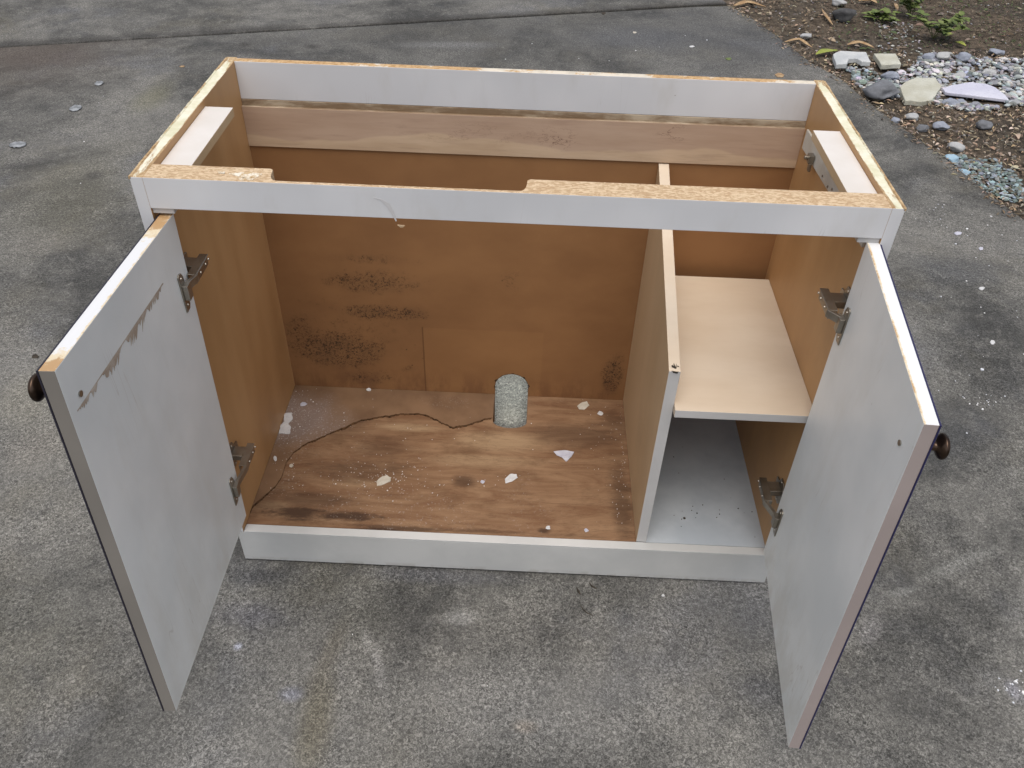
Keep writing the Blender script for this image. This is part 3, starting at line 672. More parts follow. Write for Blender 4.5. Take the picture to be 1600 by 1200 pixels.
# ---------------- hinges ----------------
def hinge(door, P, u, nrm, wallx, sgn, px, label=None):
    """px = pixel of the middle of the plate on the door's inner face"""
    c = P(*px); inn = -nrm; z = Vector((0, 0, 1)); hv = Vector((0, 0, 0))
    back = -u            # along the door towards the hinge line
    bm = B()
    def blk(o_, ax, ay, az, x0, x1, y0, y1, z0, z1):
        poly_prism(bm, [o_ + ax * x + ay * y + az * z0 for x, y in ((x0, y0), (x1, y0), (x1, y1), (x0, y1))], az * (z1 - z0))
    # winged plate on the door
    pp = [(-.008, -.031), (.004, -.031), (.009, -.024), (.009, .020), (.005, .028), (-.004, .031), (-.008, .028)]
    poly_prism(bm, [c + back * x + z * y + inn * .0002 for x, y in pp], inn * .0022)
    blk(c, back, z, inn, -.005, .009, -.012, .012, .0022, .010)            # cup housing
    wall = Vector((wallx, 0, 0)); yin = Vector((0, 1, 0)); off = Vector((sgn, 0, 0))
    # arm rooted on the side wall, running inwards
    base = Vector((wallx, .012, c.z + .008))
    # elbow link between cup and arm
    e0 = c + inn * .005 + back * .002 + z * .006; e1 = Vector((wallx + sgn * .036, .002, c.z + .006))
    dv_ = (e1 - e0); L_ = dv_.length; dx = dv_.normalized(); sd_ = dx.cross(z).normalized()
    blk(e0, dx, z, sd_, 0, L_ + .003, -.0062, .0062, -.0028, .0028)
    # channel arm: open box section along +y
    A0 = Vector((wallx + sgn * .031, .001, c.z + .006))
    blk(A0, yin, z, off, 0, .056, .0052, .0064, -.0066, .0066)
    blk(A0, yin, z, off, -.003, .050, -.0075, .0052, .0052, .0066)
    blk(A0, yin, z, off, 0, .050, -.0075, .0052, -.0066, -.0052)
    blk(A0, yin, z, off, .030, .052, -.0062, .0050, -.0050, .0050)
    # mounting plate on the wall with wings
    mp = [(.018, -.012), (.030, -.026), (.044, -.026), (.052, -.012), (.064, -.010), (.064, .010), (.052, .012), (.044, .026), (.030, .026), (.018, .012)]
    poly_prism(bm, [Vector((wallx + sgn * .0004, y, c.z + q)) for y, q in mp], off * .0025)
    blk(Vector((wallx, .026, c.z + .004)), yin, z, off, 0, .024, -.006, .006, .003, .0245)
    h = link('hinge', bm, 'nickel', door, bevel=.0004, seg=1)
    def scr(p, ax, rad=.0030):
        bm = B(); q = ax.to_track_quat('Z', 'Y').to_matrix().to_4x4()
        bmesh.ops.create_cone(bm, cap_ends=True, segments=12, radius1=rad, radius2=rad * .8, depth=.0016, matrix=Matrix.Translation(p) @ q)
        link('hinge_screw', bm, 'hinge_screw', door)
    for yy, zz in ((.038, .021), (.038, -.021)): scr(Vector((wallx + sgn * .0032, yy, c.z + zz)), off, .0026)
    for q in (-.022, .022): scr(c + z * q + inn * .0026, inn, .0026)
    for yy in (.018, .040, .054): scr(A0 + off * .0070 + yin * yy - z * .001, off, .0022)
n = N('hinge_screw', .2, .5, 1.0); n.col((.45, .42, .37)); n.b.inputs['Roughness'].default_value = .35; MT['hinge_screw'] = n.m
hinge(DL, PL, uL, nL, T, 1, (286, 456)); hinge(DL, PL, uL, nL, T, 1, (364, 766))
hinge(DR, PR, uR, nR, W - T, -1, (1319, 508)); hinge(DR, PR, uR, nR, W - T, -1, (1217, 815))

# ================= CHIPS IN THE CABINET =================
def chip(name, u, v, w_, h_, z, mat, label, cat, group, seed, th=.0012, k=7):
    r = random.Random(seed); pts = []
    for i in range(k):
        a = 2 * math.pi * (i + r.uniform(-.3, .3)) / k; q = r.uniform(.7, 1.1)
        pts.append(gz(u + w_ / 2 * q * math.cos(a), v + h_ / 2 * q * math.sin(a), z))
    bm = B(); fs = poly_prism(bm, pts, (0, 0, th))
    for vv_ in bm.verts: vv_.co.z += r.uniform(-.0001, .0006)
    o = link(name, bm, mat, bevel=.0003, seg=1, recenter=True); tag(o, label, cat, group); return o
def chip_poly(name, pxs, z, th, mat, label, cat, group=None, bev=.0004, seed=1, jag=0):
    pp = ragged(pxs, 3, jag, seed) if jag else pxs
    pts = [gz(u, v, z + th) for u, v in pp]; pts = [Vector((p.x, p.y, z)) for p in pts]
    bm = B(); poly_prism(bm, pts, (0, 0, th)); o = link(name, bm, mat, bevel=bev, recenter=True); return tag(o, label, cat, group)
G1 = 'paint chips on the cabinet floor'; zf2 = ZF + .0023; zp = ZF + .0003
chip_poly('plaster_chip', [(443, 646), (456, 644), (457, 655), (450, 661), (455, 668), (453, 678), (435, 677), (438, 664), (444, 658)], zf2, .0015, 'chip_white', 'largest white chip, ragged, against the left wall on the cabinet floor', 'chip', G1, jag=.8)
chip_poly('plaster_chip', [(588, 752), (594, 746), (604, 742), (611, 746), (610, 752), (596, 758), (589, 759)], zp, .0015, 'chip_cream', 'cream oval chip in the middle left of the bare plywood floor', 'chip', G1, jag=.5)
chip_poly('plaster_chip', [(789, 748), (797, 740), (807, 741), (809, 746), (800, 752), (790, 755)], zp, .0015, 'chip_white', 'white chip on the plywood straight in front of the pipe cutout', 'chip', G1, jag=.4)
chip_poly('plaster_chip', [(865, 705), (882, 703), (897, 706), (893, 713), (885, 721), (878, 714), (870, 711)], zp, .0018, 'chip_lilac', 'lilac-white pointed triangular chip between the pipe cutout and the divider', 'chip', G1, jag=.3)
chip_poly('plaster_chip', [(902, 634), (908, 629), (917, 627), (921, 633), (913, 640), (905, 639)], zp, .0015, 'chip_cream', 'pale chip near the back wall, right of the pipe cutout', 'chip', G1, jag=.3)
for i, (u, v, a, b, z, m, lab) in enumerate([
    (938, 646, 10, 7, zp, 'chip_white', 'small white chip close to the foot of the divider, at the back'),
    (754, 753, 8, 6, zp, 'chip_lilac', 'tiny square chip just left of the white chip on the plywood'),
    (856, 825, 9, 7, zp, 'chip_white', 'small chip beside a dark spot near the front strip'),
    (916, 829, 8, 7, zp, 'chip_lilac', 'small round chip near the front strip, nearest the divider'),
    (576, 609, 8, 5, zf2, 'chip_white', 'small white chip right against the back wall'),
    (474, 632, 12, 7, zf2, 'chip_lilac', 'thin pale flake behind the largest white chip, in the rear left corner'),
    (430, 717, 7, 9, zf2, 'chip_white', 'narrow white sliver by the left wall, next to the lower hinge'),
    (455, 728, 8, 6, zp, 'chip_cream', 'small cream chip at the left bend of the torn veneer')]):
    chip('plaster_chip', u, v, a, b, z, m, lab, 'chip', G1, i + 20)

# crumbs (stuff)
def crumbs(name, spots, z, label, seed, size=(.0006, .0022), cols=((.75, .74, .73), (.62, .60, .58))):
    r = random.Random(seed); bm = B(); tones = []
    for (u, v, su, sv, cnt) in spots:
        for _ in range(cnt):
            p = gz(r.gauss(u, su), r.gauss(v, sv), 0 if callable(z) else z); zz = z(p) if callable(z) else z
            if zz is None: continue
            s = r.uniform(*size) * (1 if r.random() < .85 else 1.7); a = r.uniform(0, 6.28)
            k = r.choice((3, 4, 5)); pts = [Vector((p.x + s * r.uniform(.5, 1) * math.cos(a + 6.283 * i / k), p.y + s * r.uniform(.5, 1) * math.sin(a + 6.283 * i / k), zz)) for i in range(k)]
            f = poly_prism(bm, pts, (0, 0, s * .5)); c_ = r.choice(cols); tones += [(*c_, 1)] * len(f)
    bmesh.ops.recalc_face_normals(bm, faces=bm.faces)
    me = bpy.data.meshes.new(name); bm.to_mesh(me); bm.free(); me.materials.append(MT['crumb'])
    at = me.attributes.new('tone', 'FLOAT_COLOR', 'FACE')
    for i, t_ in enumerate(tones): at.data[i].color = t_
    o = bpy.data.objects.new(name, me); LK(o); tag(o, label, 'crumbs', kind='stuff'); return o
def zin(p):
    if T + .004 < p.x < XD - .004 and YF + .004 < p.y < YB - .004:
        if hx0 - .003 < p.x < hx1 + .003 and p.y > yfr - .004: return None
        # on the veneer or on the bare ply
        px_ = to_px(Vector((p.x, p.y, ZF)))
        for a, b in zip(vp, vp[1:]):
            if a[0] <= px_[0] <= b[0]:
                yl = a[1] + (b[1] - a[1]) * (px_[0] - a[0]) / (b[0] - a[0]); return ZF + (.0023 if px_[1] < yl else .0004)
        return ZF + .0004
    return None
crumbs('plaster_dust', [(465, 655, 26, 28, 150), (440, 695, 14, 26, 90), (575, 798, 90, 14, 170), (680, 750, 130, 40, 60), (945, 720, 25, 60, 60), (966, 780, 8, 50, 80), (600, 690, 90, 30, 26), (870, 645, 60, 10, 40), (610, 790, 30, 10, 50)], zin, 'fine white plaster crumbs scattered over the cabinet floor', 11, (.0003, .0012))
crumbs('plaster_dust', [(1480, 470, 60, 80, 12), (1460, 345, 40, 22, 24), (1535, 600, 40, 40, 8), (1590, 1080, 22, 24, 12), (1560, 420, 35, 40, 12), (1330, 690, 1, 1, 1), (1050, 100, 140, 40, 22), (1538, 625, 16, 7, 18), (1575, 1075, 12, 8, 14), (100, 220, 70, 60, 5), (900, 1050, 200, 60, 3)], lambda p: (.0005 if not inside_garden(p.x, p.y, -.03) and not (-.05 < p.x < W + .05 and -.02 < p.y < .47) else None), 'white crumbs of plaster scattered over the concrete', 12, (.0010, .0034), ((.8, .8, .8), (.6, .62, .66)))
crumbs('dirt_specks', [(1190, 700, 8, 50, 10), (1100, 850, 60, 6, 14), (1090, 790, 50, 40, 10), (1150, 800, 30, 30, 8)], lambda p: (ZF + .0006 if XD + TD + .003 < p.x < W - T - .003 and p.y > YF + .002 and p.y < YB - .01 else None), 'dark specks of dirt on the pale floor of the right bay', 13, (.0007, .0020), ((.05, .035, .025), (.09, .06, .04)))

# ================= BITS ON THE CONCRETE =================
G2 = 'small bits lying on the concrete'
for i, (u, v, a, b, m, lab) in enumerate([
    (1218, 118, 16, 8, 'leaf_dry', 'tan chip on the concrete just behind the rear rail, right end'),
    (1081, 73, 10, 3, 'chip_white', 'white sliver on the concrete behind the rear rail, right of the middle'),
    (992, 51, 7, 3, 'chip_cream', 'tiny pale sliver on the concrete near the slab joint'),
    (943, 21, 8, 4, 'bark', 'black speck lying beside the slab joint'),
    (1138, 92, 10, 4, 'leaf_green', 'small greenish bit on the concrete behind the rear rail'),
    (285, 104, 10, 3, 'leaf_dry', 'tan sliver on the concrete left of the cabinet rear corner'),
    (1497, 365, 14, 6, 'chip_lilac', 'pale lilac flake on the concrete right of the cabinet top corner'),
    (1534, 451, 10, 7, 'chip_white', 'white flake on the concrete below the lilac flake, right'),
    (1550, 535, 9, 8, 'chip_white', 'pale sliver on the concrete right of the open right door'),
    (1533, 389, 8, 5, 'chip_lilac', 'lilac fleck between two larger flakes on the right concrete'),
    (1036, 931, 6, 5, 'chip_white', 'tiny white fleck on the concrete in front of the kick board'),
    (55, 557, 12, 7, 'bark', 'dark brown bit on the concrete above the left door knob')]):
    chip('debris_chip', u, v, a, b, .0006, m, lab, 'chip', G2, i + 60, .0018, 6)
for i, (u, v, a, b, lab) in enumerate([(28, 227, 26, 9, 'flattened shiny foil scrap, nearest the left edge of the photo'), (118, 170, 18, 9, 'dull grey foil scrap between the other two, left of the cabinet'), (155, 131, 13, 6, 'small bluish foil scrap farthest back, left of the cabinet')]):
    r = random.Random(i + 3); bm = B(); c0 = gz(u, v, .001); ew = (gz(u + a / 2, v) - gz(u - a / 2, v)).length / 2; eh = (gz(u, v + b / 2) - gz(u, v - b / 2)).length / 2
    bmesh.ops.create_grid(bm, x_segments=10, y_segments=10, size=1)
    for q in bm.verts:
        rr_ = math.hypot(q.co.x, q.co.y); f = 1 / max(1, rr_)
        q.co = Vector((c0.x + q.co.x * f * ew, c0.y + q.co.y * f * eh, .002 + abs(noise.noise(Vector((q.co.x * 2 + i, q.co.y * 2, 0)))) * .008))
    ext = bmesh.ops.extrude_face_region(bm, geom=list(bm.faces)); 
    for q in ext['geom']:
        if isinstance(q, bmesh.types.BMVert): q.co.z += .0008
    o = link('foil_scrap', bm, 'foil_metal' if 'foil_metal' in MT else 'foil', smooth=True, recenter=True); tag(o, lab, 'scrap', 'foil scraps on the concrete')
def twig(pxs, lab, rad=.0016, mat='bark'):
    P_ = [gz(u, v, rad) for u, v in pxs]; bm = B(); prev = None; seg = 6
    for i, p in enumerate(P_):
        t = (P_[min(i + 1, len(P_) - 1)] - P_[max(i - 1, 0)]).normalized(); s_ = t.cross(Vector((0, 0, 1))).normalized(); u_ = s_.cross(t)
        rd = rad * (1 if 0 < i < len(P_) - 1 else .35)
        ring = [bm.verts.new(p + (s_ * math.cos(6.283 * k / seg) + u_ * math.sin(6.283 * k / seg)) * rd) for k in range(seg)]
        if prev:
            for k in range(seg): bm.faces.new((prev[k], prev[(k + 1) % seg], ring[(k + 1) % seg], ring[k]))
        prev = ring
    tag(link('twig', bm, mat, smooth=True, recenter=True), lab, 'twig', 'twigs in front of the kick board')
twig([(901, 918), (904, 924), (907, 929)], 'short black twig stub in front of the kick board', .0022)
twig([(921, 911), (925, 916), (933, 920)], 'brown twig touching the shadow of the kick board', .0020)
twig([(907, 945), (911, 952), (918, 958), (927, 962)], 'thin curved black twig, farthest from the kick board', .0011)

# ================= GARDEN =================
GG = 'loose stones in the garden bed'
def rock(u, v, ru, rv, mat, lab, seed, flat=.55, name='stone', group=GG, sub=3, cut=.0):
    c = gz(u, v, 0); rx = ((gz(u + ru, v) - gz(u - ru, v)).length) / 2
    # vertical pixel extent mixes depth and height
    ry = rx * .8; ppm = FPX / (c - CAM).length; rz = max(.006, min(rx * flat, rv / ppm * .95))
    bm = B(); bmesh.ops.create_icosphere(bm, subdivisions=sub, radius=1); r = random.Random(seed); s = r.uniform(0, 50)
    planes = [(Vector((r.gauss(0, 1), r.gauss(0, 1), r.gauss(0, .8))).normalized(), r.uniform(.55, .88)) for _ in range(12)]
    for q in bm.verts:
        p = q.co.copy(); 
        for pn, pd in planes:
            k = p.dot(pn)
            if k > pd: p -= pn * (k - pd) * .97
        p *= 1 + noise.noise(q.co * 1.6 + Vector((s, 0, 0))) * .18 + noise.noise(q.co * 6 + Vector((s, 0, 0))) * .03
        q.co = Vector((c.x + p.x * rx * 1.12, c.y + p.y * ry * 1.12, p.z * rz * 1.1))
    zmin = min(q.co.z for q in bm.verts); base = soil_z(c.x, c.y) - .003
    for q in bm.verts: q.co.z += base - zmin - rz * .15
    tag(link(name, bm, mat, smooth=True, recenter=True), lab, 'stone', group)
def GX(cx, cy): return (1140 + cx / 3.478, cy / 3.478)
def GR(cx, cy, rx, ry, mat, lab, seed, **k):
    u, v = GX(cx, cy); rock(u, v, rx / 3.478, ry / 3.478, mat, lab, seed, **k)
GR(832, 520, 97, 52, 'rock_grey', 'largest grey flat-topped rock at the slab edge, left of the cream slab', 1, flat=.42, sub=4)
for i, (x, y, a, b, m, lab) in enumerate([
    (420, 190, 33, 24, 'rock_pale', 'pale pebble alone among dry leaves near the far slab corner'),
    (620, 110, 64, 30, 'rock_dark', 'dark grey oval stone half sunk in soil near the top of the bed'),
    (585, 28, 45, 18, 'rock_pale', 'pale flat stone farthest back, above the dark oval stone'),
    (872, 412, 42, 30, 'rock_blue', 'rounded pale pebble right behind the largest grey rock'),
    (1202, 563, 45, 27, 'rock_blue', 'blue-grey pebble under the left tip of the lilac slab'),
    (1268, 546, 30, 20, 'rock_blue', 'smaller blue-grey pebble tucked under the lilac slab'),
    (988, 642, 42, 28, 'rock_pale', 'pale lumpy pebble below the cream slab, at the slab edge'),
    (902, 655, 28, 15, 'rock_blue', 'small bluish pebble touching the concrete edge, left of the pale lumpy pebble'),
    (1052, 702, 33, 22, 'rock_grey', 'small grey pebble left of its brighter twin at the concrete edge'),
    (1145, 693, 40, 30, 'rock_blue', 'brighter bluish pebble right of the small grey pebble'),
    (1378, 685, 42, 27, 'rock_grey', 'lone blue-grey pebble on brown mulch at the right'),
    (1227, 793, 46, 37, 'rock_pale', 'pale angular pebble above the blue glassy gravel'),
    (1450, 290, 37, 22, 'rock_blue', 'light blue pebble behind the gravel patch, far right'),
    (1160, 317, 44, 22, 'rock_pale', 'pale pebble at the back edge of the gravel, right of the square tile piece'),
    (1080, 308, 32, 18, 'rock_blue', 'small bluish pebble between the square tile piece and the gravel heap'),
    (1268, 322, 40, 20, 'rock_blue', 'blue-grey stone in the back row of the gravel'),
    (1250, 405, 35, 15, 'rock_pale', 'flat white stone in the middle of the gravel'),
    (1400, 403, 38, 18, 'rock_pale', 'flat white stone at the right of the gravel, above the lilac slab'),
    (1212, 858, 42, 26, 'rock_cyan', 'sky blue flat stone at the concrete edge, lower right'),
    (1270, 920, 42, 18, 'rock_cyan', 'sky blue slanted stone just below the other sky blue one')]):
    GR(x, y, a, b, m, lab, 10 + i)
SLABS = []
def on_slab(q):
    p_ = to_px(q); return any(tri_in(p_, S_) for S_ in SLABS)
def tri_in(p, poly):
    x, y = p; c_ = False; j = len(poly) - 1
    for i in range(len(poly)):
        if (poly[i][1] > y) != (poly[j][1] > y) and x < (poly[j][0] - poly[i][0]) * (y - poly[i][1]) / (poly[j][1] - poly[i][1]) + poly[i][0]: c_ = not c_
        j = i
    return c_
def slabpx(pts, mat, lab, th, name, jag=.5, seed=0, cat='tile piece', grp='broken tile and plaster pieces'):
    P_ = [GX(*p) for p in pts]; c = gz(*P_[0]); z = soil_z(c.x, c.y) + .012; SLABS.append(P_)
    o = chip_poly(name, P_, z, th, mat, lab, cat, grp, bev=.003, seed=seed, jag=jag)
slabpx([(928, 470), (960, 440), (1012, 422), (1118, 420), (1152, 468), (1128, 505), (1100, 540), (1045, 552), (958, 545), (938, 512)], 'tile_cream', 'large cream many-sided slab lying beside the grey rock', .022, 'broken_slab', .7, 4, 'slab')
slabpx([(1155, 478), (1205, 462), (1310, 445), (1400, 455), (1448, 476), (1500, 515), (1520, 540), (1350, 522), (1175, 500)], 'tile_lilac', 'long lilac-white pointed slab right of the cream slab', .014, 'broken_slab', .3, 5, 'slab')
slabpx([(562, 292), (604, 274), (742, 282), (768, 335), (722, 333), (690, 316), (648, 318), (638, 345), (580, 350)], 'tile_white', 'white tile piece with a bite broken out of its front edge', .022, 'broken_tile', .5, 6)
slabpx([(784, 291), (905, 290), (934, 346), (826, 352)], 'tile_cream', 'small four-sided cream tile piece at the back of the bed', .022, 'broken_tile', .4, 7)

# scatter
def tri_in(p, poly):
    x, y = p; c_ = False; j = len(poly) - 1
    for i in range(len(poly)):
        if (poly[i][1] > y) != (poly[j][1] > y) and x < (poly[j][0] - poly[i][0]) * (y - poly[i][1]) / (poly[j][1] - poly[i][1]) + poly[i][0]: c_ = not c_
        j = i
    return c_
REG_A = [GX(*p) for p in [(600, 350), (780, 355), (1000, 350), (1040, 290), (1230, 290), (1400, 330), (1700, 300), (1700, 560), (1540, 560), (1300, 600), (1100, 560), (740, 500), (690, 440)]]
REG_C = [GX(*p) for p in [(1150, 830), (1260, 820), (1450, 850), (1560, 930), (1640, 1060), (1560, 1100), (1400, 1030), (1300, 950)]]
REG_A2 = [GX(*p) for p in [(800, 130), (1000, 80), (1100, 260), (1000, 340), (820, 290)]]
class Sc:
    def __init__(s): s.v = []; s.f = []; s.t = []
    def chunk(s, c, rx, ry, rz, col, r):
        b = len(s.v); k = r.choice((5, 6, 7)); a0 = r.uniform(0, 6.28)
        tx, ty = r.uniform(-.25, .25), r.uniform(-.25, .25); rot = r.uniform(0, 3.14)
        for lay, (h, sc_) in enumerate(((0, .9), (.55, 1.0), (1.0, .62))):
            for i in range(k):
                a = 6.2832 * i / k; q = r.uniform(.8, 1.1) * sc_; x, y = rx * q * math.cos(a), ry * q * math.sin(a)
                X, Y = x * math.cos(rot) - y * math.sin(rot), x * math.sin(rot) + y * math.cos(rot)
                s.v.append((c[0] + X, c[1] + Y, c[2] + h * rz + tx * X + ty * Y))
        for l in (0, 1):
            for i in range(k):
                j = (i + 1) % k; s.f.append((b + l * k + i, b + l * k + j, b + (l + 1) * k + j, b + (l + 1) * k + i)); s.t.append(col)
        s.f.append(tuple(b + 2 * k + i for i in range(k))); s.t.append(col)
    def strip(s, c, L, w_, col, r, lift=.012):
        b = len(s.v); a = r.uniform(0, 6.28); dx, dy = math.cos(a), math.sin(a); nx, ny = -dy, dx; k = 4; bend = r.uniform(-.6, .6) * L; cur = r.uniform(0, lift); tw = r.uniform(-.6, .6); sl_ = r.uniform(-.25, .25)
        for i in range(k + 1):
            t = i / k - .5; ww = w_ * (1 - (2 * t) ** 2 * .8) * .5; off = bend * t * t
            cx = c[0] + dx * t * L + nx * off; cy = c[1] + dy * t * L + ny * off; cz = c[2] + .002 + cur * (1 - 4 * t * t) * .6 + (t + .5) * sl_ * L * .5 + abs(sl_) * L * .1
            for sg in (-1, 1): s.v.append((cx + nx * ww * sg, cy + ny * ww * sg, max(cz + sg * ww * tw, c[2] - .002)))
        for i in range(k): q = b + i * 2; s.f.append((q, q + 2, q + 3, q + 1)); s.t.append(col)
    def build(s, name, mat, label, cat, kind='stuff', smooth=False):
        me = bpy.data.meshes.new(name); me.from_pydata(s.v, [], s.f); me.materials.append(MT[mat])
        at = me.attributes.new('tone', 'FLOAT_COLOR', 'FACE')
        for i, c_ in enumerate(s.t): at.data[i].color = (*c_, 1)
        o = bpy.data.objects.new(name, me); LK(o); o['kind'] = kind
        if label: o['label'] = label
        if cat: o['category'] = cat
        return o
r = random.Random(99)
def rnd_reg(poly):
    xs = [p[0] for p in poly]; ys = [p[1] for p in poly]
    while True:
        p = (r.uniform(min(xs), max(xs)), r.uniform(min(ys), max(ys)))
        if tri_in(p, poly):
            q = gz(*p)
            if inside_garden(q.x, q.y, .01) and not on_slab(q + Vector((0, 0, .02))) and not on_slab(q) and not on_slab(q + Vector((0, -.015, .03))): return q
def jit(c_, a=.15):
    k = 1 + r.uniform(-a, a) * 1.6; return tuple(max(.005, min(.9, x * k * (1 + r.uniform(-a, a) * .3))) for x in c_)
gv = Sc()
for _ in range(1500):
    q = rnd_reg(REG_A); col = r.choice([(.42, .43, .45), (.30, .33, .38), (.50, .50, .48), (.22, .24, .26), (.36, .37, .36)]); a = r.uniform(.006, .017) * (1.6 if r.random() < .08 else 1)
    px_ = to_px(q)
    if px_[0] < 1390 and r.random() < .5: col = r.choice([(.24, .31, .30), (.30, .37, .36), (.16, .19, .18), (.30, .36, .40)])
    if px_[0] < 1380 and r.random() < .4: continue
    gv.chunk((q.x, q.y, soil_z(q.x, q.y) - .002 + r.uniform(0, .010)), a, a * r.uniform(.5, .9), a * r.uniform(.35, .7), jit(col, .3), r)
for _ in range(620):
    q = rnd_reg(REG_C); col = r.choice([(.17, .22, .23), (.26, .33, .35), (.12, .15, .14), (.20, .23, .21), (.30, .36, .39), (.16, .14, .11)]); a = r.uniform(.005, .012)
    gv.chunk((q.x, q.y, soil_z(q.x, q.y) - .002 + r.uniform(0, .006)), a, a * r.uniform(.5, .9), a * r.uniform(.3, .6), jit(col, .3), r)
for _ in range(90):
    q = rnd_reg(REG_A2); a = r.uniform(.005, .010); gv.chunk((q.x, q.y, soil_z(q.x, q.y)), a, a * .7, a * .5, jit((.36, .36, .36), .3), r)
for _ in range(2600):
    x, y = r.uniform(1.5, 4.6), r.uniform(.6, 5.5)
    if not inside_garden(x, y, .015): continue
    a = r.uniform(.002, .007); gv.chunk((x, y, soil_z(x, y)), a, a * .7, a * .5, jit(r.choice([(.30, .30, .30), (.12, .11, .10), (.42, .42, .44)]), .3), r)
gv.build('gravel', 'gravel', 'white, grey and teal gravel spread over the garden soil', 'gravel')
lt = Sc(); cols = [(.30, .23, .16), (.25, .19, .13), (.19, .135, .085), (.13, .095, .062), (.27, .205, .14), (.08, .060, .042), (.36, .30, .23), (.17, .135, .10), (.22, .20, .17), (.10, .09, .075)]
cnt = 0
while cnt < 42000:
    x, y = r.uniform(1.3, 4.8), r.uniform(.5, 6.0)
    if not inside_garden(x, y, .004): continue
    px_ = to_px(Vector((x, y, 0))); inA = tri_in(px_, REG_A) or tri_in(px_, REG_C)
    if inA and r.random() < .82: continue
    far = px_[1] < 80
    if far and r.random() < .35: continue
    cnt += 1; L = r.uniform(.007, .026) * (1.9 if r.random() < .04 else 1)
    col = r.choice(cols); 
    if far and px_[0] > 1300: col = tuple(k * .62 for k in col) if r.random() < .65 else (.06, .085, .03)
    lt.strip((x, y, soil_z(x, y) + r.uniform(0, .007)), L, L * r.uniform(.16, .45), jit(tuple(k * (1.0 if far else 1.45) for k in col), .3), r)
# spill of litter along the slab edge
for _ in range(650):
    a_ = r.choice(range(len(edge) - 1)); p = edge[a_].lerp(edge[a_ + 1], r.random()); off = abs(r.gauss(0, .03)) - .004
    x, y = p.x - off * .8, p.y - off * .45
    L = r.uniform(.006, .024); lt.strip((x, y, .0005), L, L * r.uniform(.12, .35), jit(r.choice(cols), .3), r, .004)
lt.build('leaf_litter', 'litter', 'brown shredded bark and dry leaf litter covering the garden bed', 'leaf litter')

# dry strap leaves and large leaves
def leaf(pxs, wd, mat, lab, name='dry_leaf', cat='leaf', grp='fallen leaves in the garden bed', lift=.003):
    P_ = [gz(*GX(*p)) for p in pxs]; k = 10; cv = []
    for i in range(k + 1):
        t = i / k * (len(P_) - 1); a = min(int(t), len(P_) - 2); q = P_[a].lerp(P_[a + 1], t - a); cv.append(Vector((q.x, q.y, soil_z(q.x, q.y) + .010 + math.sin(i / k * 3.14) * lift)))
    bm = B(); rows = []
    for i, p in enumerate(cv):
        t = (cv[min(i + 1, k)] - cv[max(i - 1, 0)]).normalized(); s_ = t.cross(Vector((0, 0, 1))).normalized(); ww = wd * (math.sin(3.14 * min(.97, max(.04, i / k))) ** .7)
        rows.append([bm.verts.new(p + s_ * ww * a + Vector((0, 0, abs(a) * ww * .45))) for a in (-1, -.5, 0, .5, 1)])
    for r0, r1 in zip(rows, rows[1:]):
        for j in range(4): bm.faces.new((r0[j], r0[j + 1], r1[j + 1], r1[j]))
    bmesh.ops.recalc_face_normals(bm, faces=bm.faces)
    g_ = bmesh.ops.extrude_face_region(bm, geom=list(bm.faces))
    for q in g_['geom']:
        if isinstance(q, bmesh.types.BMVert): q.co.z += .0006
    tag(link(name, bm, mat, smooth=True, recenter=True), lab, cat, grp)
leaf([(470, 295), (520, 290), (590, 265)], .022, 'leaf_yellow', 'large yellow-green leaf at the slab edge, left of the bitten white tile', 'fallen_leaf')
leaf([(640, 240), (700, 236), (790, 258)], .016, 'leaf_dry', 'long tan strap leaf behind the two white tile pieces')
leaf([(20, 28), (90, 14), (200, 24)], .020, 'leaf_dry', 'tan strap leaf at the far slab corner')
leaf([(700, 10), (760, 8), (800, 18)], .024, 'leaf_dry', 'brown curled leaf at the top edge of the picture')
leaf([(1178, 190), (1198, 178), (1214, 172)], .016, 'leaf_yellow', 'small bright yellow leaf beside the right weed', 'fallen_leaf')
leaf([(1225, 225), (1250, 235), (1285, 245)], .018, 'leaf_yellow', 'pale yellow-green leaf lying right of the weeds', 'fallen_leaf')
leaf([(300, 225), (380, 215), (450, 250)], .012, 'leaf_dry', 'narrow dry leaf near the lone pale pebble')
leaf([(500, 55), (520, 105), (560, 135)], .008, 'leaf_dry', 'thin curved brown stalk beside the dark oval stone')
leaf([(895, 15), (905, 35), (912, 60)], .010, 'leaf_dry', 'tan sliver leaf left of the upper weed')

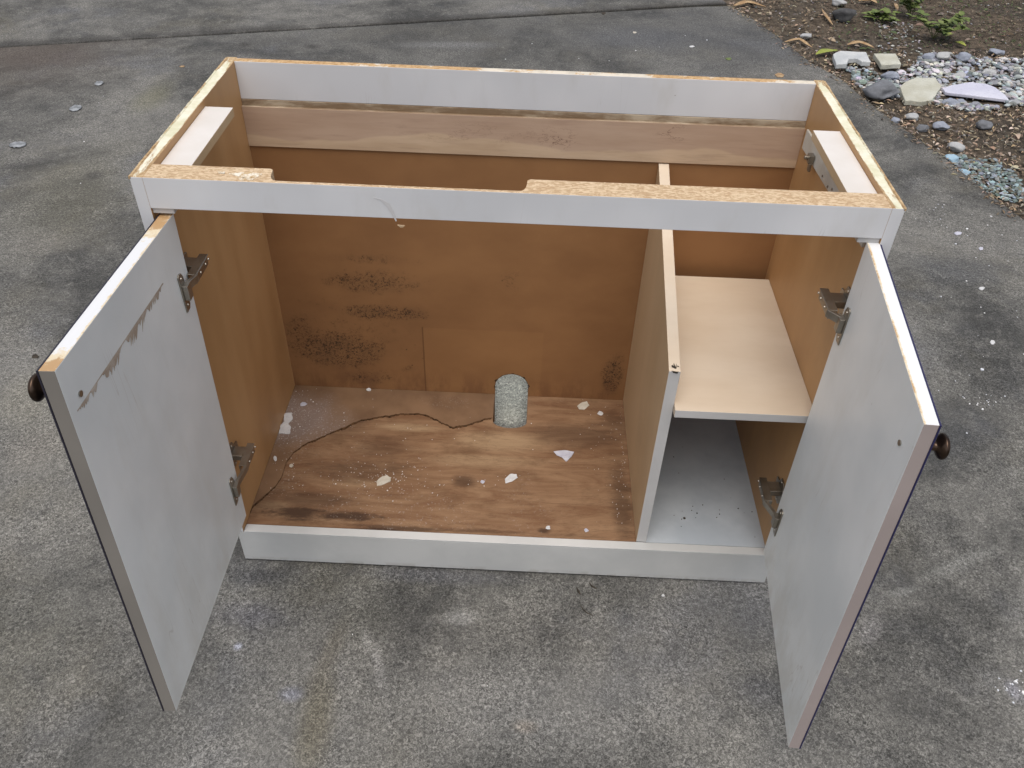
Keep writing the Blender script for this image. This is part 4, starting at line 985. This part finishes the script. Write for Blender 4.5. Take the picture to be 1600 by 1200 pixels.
def weed(cx, cy, hgt, nst, lab, seed, spread=.10):
    r_ = random.Random(seed); c = gz(*GX(cx, cy)); c.z = soil_z(c.x, c.y)
    root = thing('weed', lab, 'weed', c, 'green weeds in the garden bed'); sb = B(); lb = B()
    for i in range(nst):
        a = r_.uniform(0, 6.28); ln_ = r_.uniform(.5, 1) * spread; h = hgt * r_.uniform(.45, 1); tip = c + Vector((math.cos(a) * ln_, math.sin(a) * ln_, h)); prev = None
        N_ = 6
        for k in range(N_ + 1):
            t = k / N_; p = c.lerp(tip, t) + Vector((0, 0, math.sin(t * 3.14) * h * .2))
            ring = [sb.verts.new(p + Vector((math.cos(6.28 * j / 5), math.sin(6.28 * j / 5), 0)) * (.0022 * (1 - .6 * t))) for j in range(5)]
            if prev:
                for j in range(5): sb.faces.new((prev[j], prev[(j + 1) % 5], ring[(j + 1) % 5], ring[j]))
            prev = ring
            if k >= 2:
                for _ in range(2):
                    b = r_.uniform(0, 6.28); d_ = Vector((math.cos(b), math.sin(b), r_.uniform(-.1, .5))).normalized(); s_ = d_.cross(Vector((0, 0, 1))).normalized(); Lf = r_.uniform(.030, .062); wf = Lf * .40; up_ = s_.cross(d_)
                    q = [p, p + d_ * Lf * .3 + s_ * wf * .8 + up_ * .002, p + d_ * Lf * .65 + s_ * wf * .7 + up_ * .002, p + d_ * Lf - up_ * .004, p + d_ * Lf * .65 - s_ * wf * .7 + up_ * .002, p + d_ * Lf * .3 - s_ * wf * .8 + up_ * .002]
                    m1_ = p + d_ * Lf * .3 - up_ * .002; m2_ = p + d_ * Lf * .65 - up_ * .003
                    V = [lb.verts.new(x) for x in q]; m1_, m2_ = lb.verts.new(m1_), lb.verts.new(m2_)
                    for f in ((V[0], V[1], m1_), (V[1], V[2], m2_, m1_), (V[2], V[3], m2_), (V[3], V[4], m2_), (V[4], V[5], m1_, m2_), (V[5], V[0], m1_)): lb.faces.new(f)
    link('stem', sb, 'stem', root); link('foliage', lb, 'leaf_green', root)
weed(985, 90, .16, 7, 'taller leafy green weed near the top edge of the picture', 1, .10)
weed(1110, 195, .13, 8, 'bushier green weed just above the pale gravel', 2, .14)
weed(820, 110, .05, 5, 'low sparse weed left of the taller leafy one', 4, .10)
